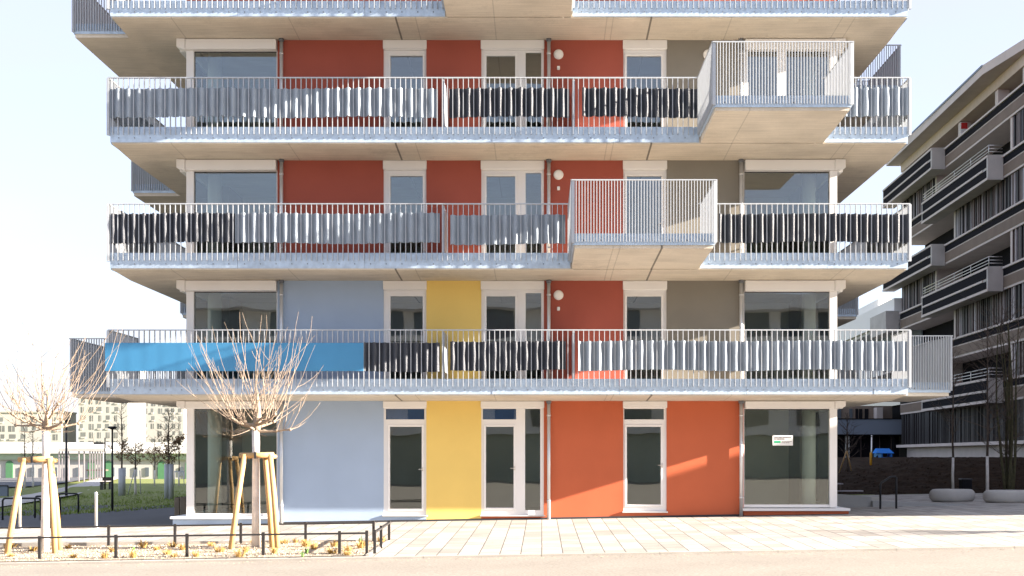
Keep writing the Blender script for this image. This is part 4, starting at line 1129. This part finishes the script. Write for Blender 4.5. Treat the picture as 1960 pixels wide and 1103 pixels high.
# stake pair at the bushy tree
x, y = PX(1618, 26.5), 26.5; z = mound_z(x, y); ss = empty('tree_stake_frame', (x, y, z), 'two leaning wooden stakes at the bushy tree by the house corner', 'tree stake')
for a, b in ((-.28, .05), (.3, .06)):
    m = MB(); m.tube([(x + a, y, z - .05), (x + b, y, z + .95)], .03, 8); m.build('post', M['wood'], ss)

# --- dark apartment building
def dp(u, d, z): return (23.5 + .0256 * u - d, u, z)
class DMB(MB):
    def b(s, u0, u1, d0, d1, z0, z1):
        return s.hexa([dp(u0, d1, z0), dp(u0, d0, z0), dp(u1, d0, z0), dp(u1, d1, z0), dp(u0, d1, z1), dp(u0, d0, z1), dp(u1, d0, z1), dp(u1, d1, z1)])
U0, U1 = -2.4, 58.6
dk = empty('dark_apartment_building', (24, 30, 1), 'large dark apartment building with brown slats and stacked concrete balconies on the right', 'building')
m = DMB(); m.b(U0, U1, -14, -1.7, 0, 22.0); m.build('core', M['anth'], dk)
m = DMB(); m.b(-3.3, U0 - .002, -14, 0, 0, 7.36); m.build('unseen_podium', M['mauve'], dk)  # out of view, added to shade the lower house wall below the sunlit streak
m = DMB(); m.b(U0, U1, -1.69, -.45, 0, 2.25); m.build('plinth_wall', M['mauve'], dk)
m = DMB(); m.b(U0, U1 + .6, -1.69, .15, 2.26, 2.44); m.build('ledge', M['mauve'], dk)
for i in range(6):
    z = 4.55 + 2.95 * i
    m = DMB(); m.b(U0, U1, -1.68, .0, z, z + 1.2); pa = m.build('parapet', M['mauve'], dk)
    m = DMB(); n = 0; u = U0
    m.b(U0, U1, .001, .012, z + .12, z + .66)
    uu = U0
    while uu < U1 - .1:
        m.b(uu, uu + .09, .0121, .035, z + .12, z + .66); uu += .18
    m.build('tan_cladding', M['tan'], pa)
    m = DMB(); m.b(U0, U1, .001, .03, z + .74, z + 1.07); m.build('dark_cladding', M['anth'], pa)
    m = DMB(); m.b(U0, U1, .002, .10, z + 1.09, z + 1.198); m.build('coping', M['mauve'], pa)
LOG = {5: (46, 62), 3: (46, 62), 1: (46, 62), 4: (36, 50), 2: (36, 50), 0: (36, 50)}
rs = random.Random(12)
for i in range(-1, 6):
    z0 = 5.75 + 2.95 * i if i >= 0 else 2.45
    z1 = 4.55 + 2.95 * (i + 1) if i < 5 else 21.41
    lg = LOG.get(i, (70, 71)); 
    if i == 5: lg = (30, 62)
    m = DMB(); u = U0
    while u < U1 - .1:
        if lg[0] < u < lg[1]:
            if m.v: m.build('slat_screen', [M['slat_d'], M['slat_m'], M['slat_l']], dk); m = DMB()
            u += .26; continue
        k = rs.random(); m.cur = 0 if (i < 0 or k < .42) else (1 if k < .78 else 2)
        w = rs.choice((.09, .13, .2)); m.b(u, u + w, -.30, -.06 - rs.choice((0, .04)), z0, z1); u += .26
    if m.v: m.build('slat_screen', [M['slat_d'], M['slat_m'], M['slat_l']], dk)
    gm = M['farglass'] if i % 2 else M['anth']
    if lg[0] > U0: m = DMB(); m.b(U0, min(lg[0], U1), -.6, -.5, z0, z1); m.build('glazing', gm, dk)
    if lg[1] < U1: m = DMB(); m.b(lg[1], U1, -.6, -.5, z0, z1); m.build('glazing', gm, dk)
    for ue in lg:
        if ue < U1: m = DMB(); m.b(ue - .15, ue + .15, -1.69, -.05, z0, z1); m.build('pillar', M['mauve'], dk)
    if i == 5:
        for ue in (34.2, 38.5, 45.2, 52): m = DMB(); m.b(ue - .25, ue + .25, -.7, -.1, z0, z1); m.build('pillar', M['mauve'], dk)
def dbalc(u0, u1, i, rail):
    z = 4.47 + 2.95 * i; D = .85
    m = DMB(); m.b(u0, u1, .04, D, z, z + 1.32); bo = m.build('balcony', M['balcconc'], dk)
    m = DMB(); m.b(u0 + .25, u1 - .25, D + .001, D + .02, z + .16, z + .55); m.b(u0 + .25, u1 - .25, D + .001, D + .02, z + .70, z + 1.18); m.build('dark_cladding', M['anth'], bo)
    m = DMB(); m.b(u0 + .8, u1 - .25, D + .001, D + .05, z + .57, z + .68); m.b(u0, u1, D + .001, D + .03, z + 1.2, z + 1.31); m.b(u0, u1, D + .001, D + .03, z, z + .13); m.build('trim', M['mauve'], bo)
    if rail:
        m = DMB()
        for zz in (1.5, 1.66, 1.84):
            m.tube([dp(u0 + .1, D - .08, z + zz), dp(u1 - .1, D - .08, z + zz)], .022, 6); m.tube([dp(u0 + .1, D - .08, z + zz), dp(u0 + .1, .05, z + zz)], .022, 6)
        u = u0 + .1
        while u < u1: m.tube([dp(u, D - .08, z + 1.31), dp(u, D - .08, z + 1.84)], .02, 6); u += 3.1
        m.build('handrail', M['steel'], bo)
for i in (5, 3, 1): dbalc(47.7, 60.2, i, False)
for i in (4, 2, 0): dbalc(37, 50, i, True)
m = DMB(); m.b(58.7, 63.5, .1, 1.0, 10.3, 11.8); m.build('balcony', M['balcconc'], dk)
# roof with overhang, front edge kinked
m = DMB()
pts = [(U1 + .6, .85), (37.6, .95), (20, -1.9), (U0, -4), (U0, -14), (U1 + .6, -14)]
def rp(u, d, z): return dp(u, d, z)
n = len(pts); base = [rp(u, d, 22.005) for u, d in pts]; top_ = [rp(u, d, 22.5) for u, d in pts]
m.add(base + top_, [tuple(range(n)), tuple(range(n, 2 * n))] + [(i, (i + 1) % n, n + (i + 1) % n, n + i) for i in range(n)])
m.build('roof', M['mauve'], dk, fix=True)
m = DMB(); m.b(U0, U1, -1.68, -.02, 21.42, 22.0); m.build('lintel', M['littrim'], dk)  # warm light under the eaves is put into the beam colour
m = DMB(); m.b(37.6, U1 + .6, .951, .98, 22.42, 22.54); m.build('roof_edge', M['bluegrey'], dk)
# red sign on the top pillar
c = dp(44.9, -.3, 0)
rsg = empty('safety_sign', (c[0], c[1], 21.2), 'small red and white sign on a pillar of the dark building top floor', 'sign')
m = MB(); m.box(c[0] - .22, c[0] + .22, 44.92, 44.94, 20.52, 21.38); m.build('board', M['signw'], rsg)
m = MB(); m.box(c[0] - .19, c[0] + .19, 44.905, 44.918, 20.98, 21.34); m.build('red_field', M['signred'], rsg)

# --- low glazed building behind the mound
YKG = 62.5
kg = empty('glazed_pavilion', (PX(1660, YKG), YKG, 1), 'low pavilion with a blue grey roof band and dark glass front', 'building')
def kb_(name, px0, px1, py0, py1, dy0, dy1, m_):
    m = MB(); m.box(PX(px0, YKG), PX(px1, YKG), YKG + dy0, YKG + dy1, PZ(py1, YKG), PZ(py0, YKG)); return m.build(name, M[m_], kg)
kb_('roof_band', 1480, 1722, 803.5, 832, -.8, 8, 'bluegrey'); kb_('roof_edge', 1480, 1722, 801.8, 803.4, -.85, 8, 'anth'); kb_('soffit', 1480, 1722, 832.1, 835, -.6, 8, 'anth')
gp_ = kb_('glass_front', 1480, 1722, 835.1, 880, .2, .3, 'anth')
for px in (1480, 1510, 1540, 1570, 1600, 1624, 1648, 1684, 1706): kb_('mullion', px, px + 1.1, 835.1, 879, .05, .199, 'slat_m')
kb_('pillar', 1616, 1623, 835.1, 879, -.5, -.2, 'paleconc'); kb_('pillar', 1706, 1709, 835.1, 879, -.5, -.2, 'anth')
kb_('base_wall', 1480, 1722, 880.1, 905, -.7, 8, 'anth')
kb_('upper_wall', 1480, 1722, 775, 801.7, 2, 9, 'tan')
for px, w in ((1606, 16), (1638, 6), (1650, 5), (1657, 6), (1668, 7)): kb_('window', px, px + w, 781, 801, 1.9, 1.99, 'farglass' if px < 1640 else 'anth')
kb_('pillar', 1685, 1697, 779, 801.7, 1.0, 1.9, 'mauve')
# --- white terrace building further back
wt = empty('terraced_white_building', (26, 66, 1), 'white building with long parapet bands behind the right house corner', 'building')
def wb(name, u0, u1, d0, d1, z0, z1, m_): m = DMB(); m.b(u0, u1, d0, d1, z0, z1); return m.build(name, M[m_], wt)
wb('core', 58.7, 110, -14, -1.8, 0, 12.0, 'anth')
wb('parapet', 58.75, 110, -1.79, .4, 11.2, 12.7, 'farwhite'); wb('terrace_slab', 58.75, 110, -1.79, .2, 10.95, 11.19, 'paleconc'); wb('parapet', 71.5, 110, -4, -1.5, 12.71, 14.2, 'farwhite')
wb('glazing', 58.75, 110, -1.6, -1.5, 8.9, 10.94, 'bluegrey'); wb('parapet', 58.75, 110, -1.79, .2, 7.6, 8.89, 'farwhite'); wb('glazing', 58.75, 110, -1.6, -1.5, 5.5, 7.59, 'farglass')
# --- play house, amber post
yp = 58.0
def pz_(py): return PZ(py, yp)
ph = empty('play_house', (PX(1690, yp), yp, pz_(880)), 'bright blue plastic play house on the terrace', 'play house')
m = MB(); x0, x1, x2 = PX(1673, yp), PX(1687, yp), PX(1708, yp)
poly = [(x0, pz_(880)), (x0, pz_(870)), ((x0 + x1) / 2, pz_(863)), (x1, pz_(869)), (x1, pz_(880)), (x1 - .13, pz_(880)), (x1 - .13, pz_(874)), ((x0 + x1) / 2, pz_(871)), (x0 + .13, pz_(874)), (x0 + .13, pz_(880))]
m.prism(poly, yp, yp + .06); m.build('front_wall', M['lightblue'], ph, fix=True)
m = MB(); m.box(x1, x2, yp + .02, yp + .9, pz_(880), pz_(875)); m.box(x2 - .1, x2, yp + .02, yp + .9, pz_(875), pz_(868)); m.box(x1, x1 + .1, yp + .02, yp + .9, pz_(875), pz_(868)); m.build('side_wall', M['bluetoy'], ph)
m = MB(); m.hexa([(PX(1676, yp), yp - .1, pz_(867.8)), (PX(1711, yp), yp - .1, pz_(867.8)), (PX(1711, yp), yp + 1.0, pz_(867.8)), (PX(1676, yp), yp + 1.0, pz_(867.8)), (PX(1680, yp), yp + .3, pz_(858.5)), (PX(1704, yp), yp + .3, pz_(858.5)), (PX(1704, yp), yp + .6, pz_(858.5)), (PX(1680, yp), yp + .6, pz_(858.5))]); m.build('roof', M['bluetoy'], ph)
yq = 30.0
m = MB(); x = PX(1667, yq); m.tube([(x, yq, PZ(894, yq) - .2), (x, yq, PZ(868, yq)), (x, yq, PZ(866, yq))], [.055, .055, .03], 12); tag(m.build('marker_post', M['amber']), 'amber yellow post standing in the soil mound', 'post')
m = MB(); m.tube([(PX(1668, 55), 55, 1.0), (PX(1669, 55), 55, PZ(835, 55))], .06, 8); m.lathe((PX(1669, 55), 55, PZ(835, 55)), [(.07, -.02), (.07, .05), (.02, .07)], 10); tag(m.build('flag_pole', M['steel']), 'thin pale pole behind the amber post', 'pole')

# ------------------------------------------------------------------ opposite side of the street (seen in the window reflections)
YO = -62.0
ob = empty('opposite_building', (0, YO, 0), 'white apartment building across the street mirrored in the windows', 'building')
m = MB(); m.box(-60, 70, YO - 12, YO, 3.2, 13.0); m.build('wall', M['farwhite'], ob)
m = MB(); m.box(-60, 70, YO - 12, YO - .3, -1, 3.19); m.build('ground_storey', mat('grey_green_render', (.36, .39, .32), .9, var=.25, scale=.25), ob)
for i in range(1, 4):
    z = .6 + 3.1 * i
    m = MB(); m.box(-60, 70, YO + .02, YO + 1.6, z + 2.35, z + 3.35); m.build('balcony', M['farwhite'], ob)
    m = MB(); rs = random.Random(i); x = -58
    while x < 68: w = rs.uniform(1.2, 3.2); m.box(x, x + w, YO + .01, YO + .06, z + .1, z + 2.3); x += w + rs.uniform(.8, 2.4)
    m.build('window', M['farglass'], ob)
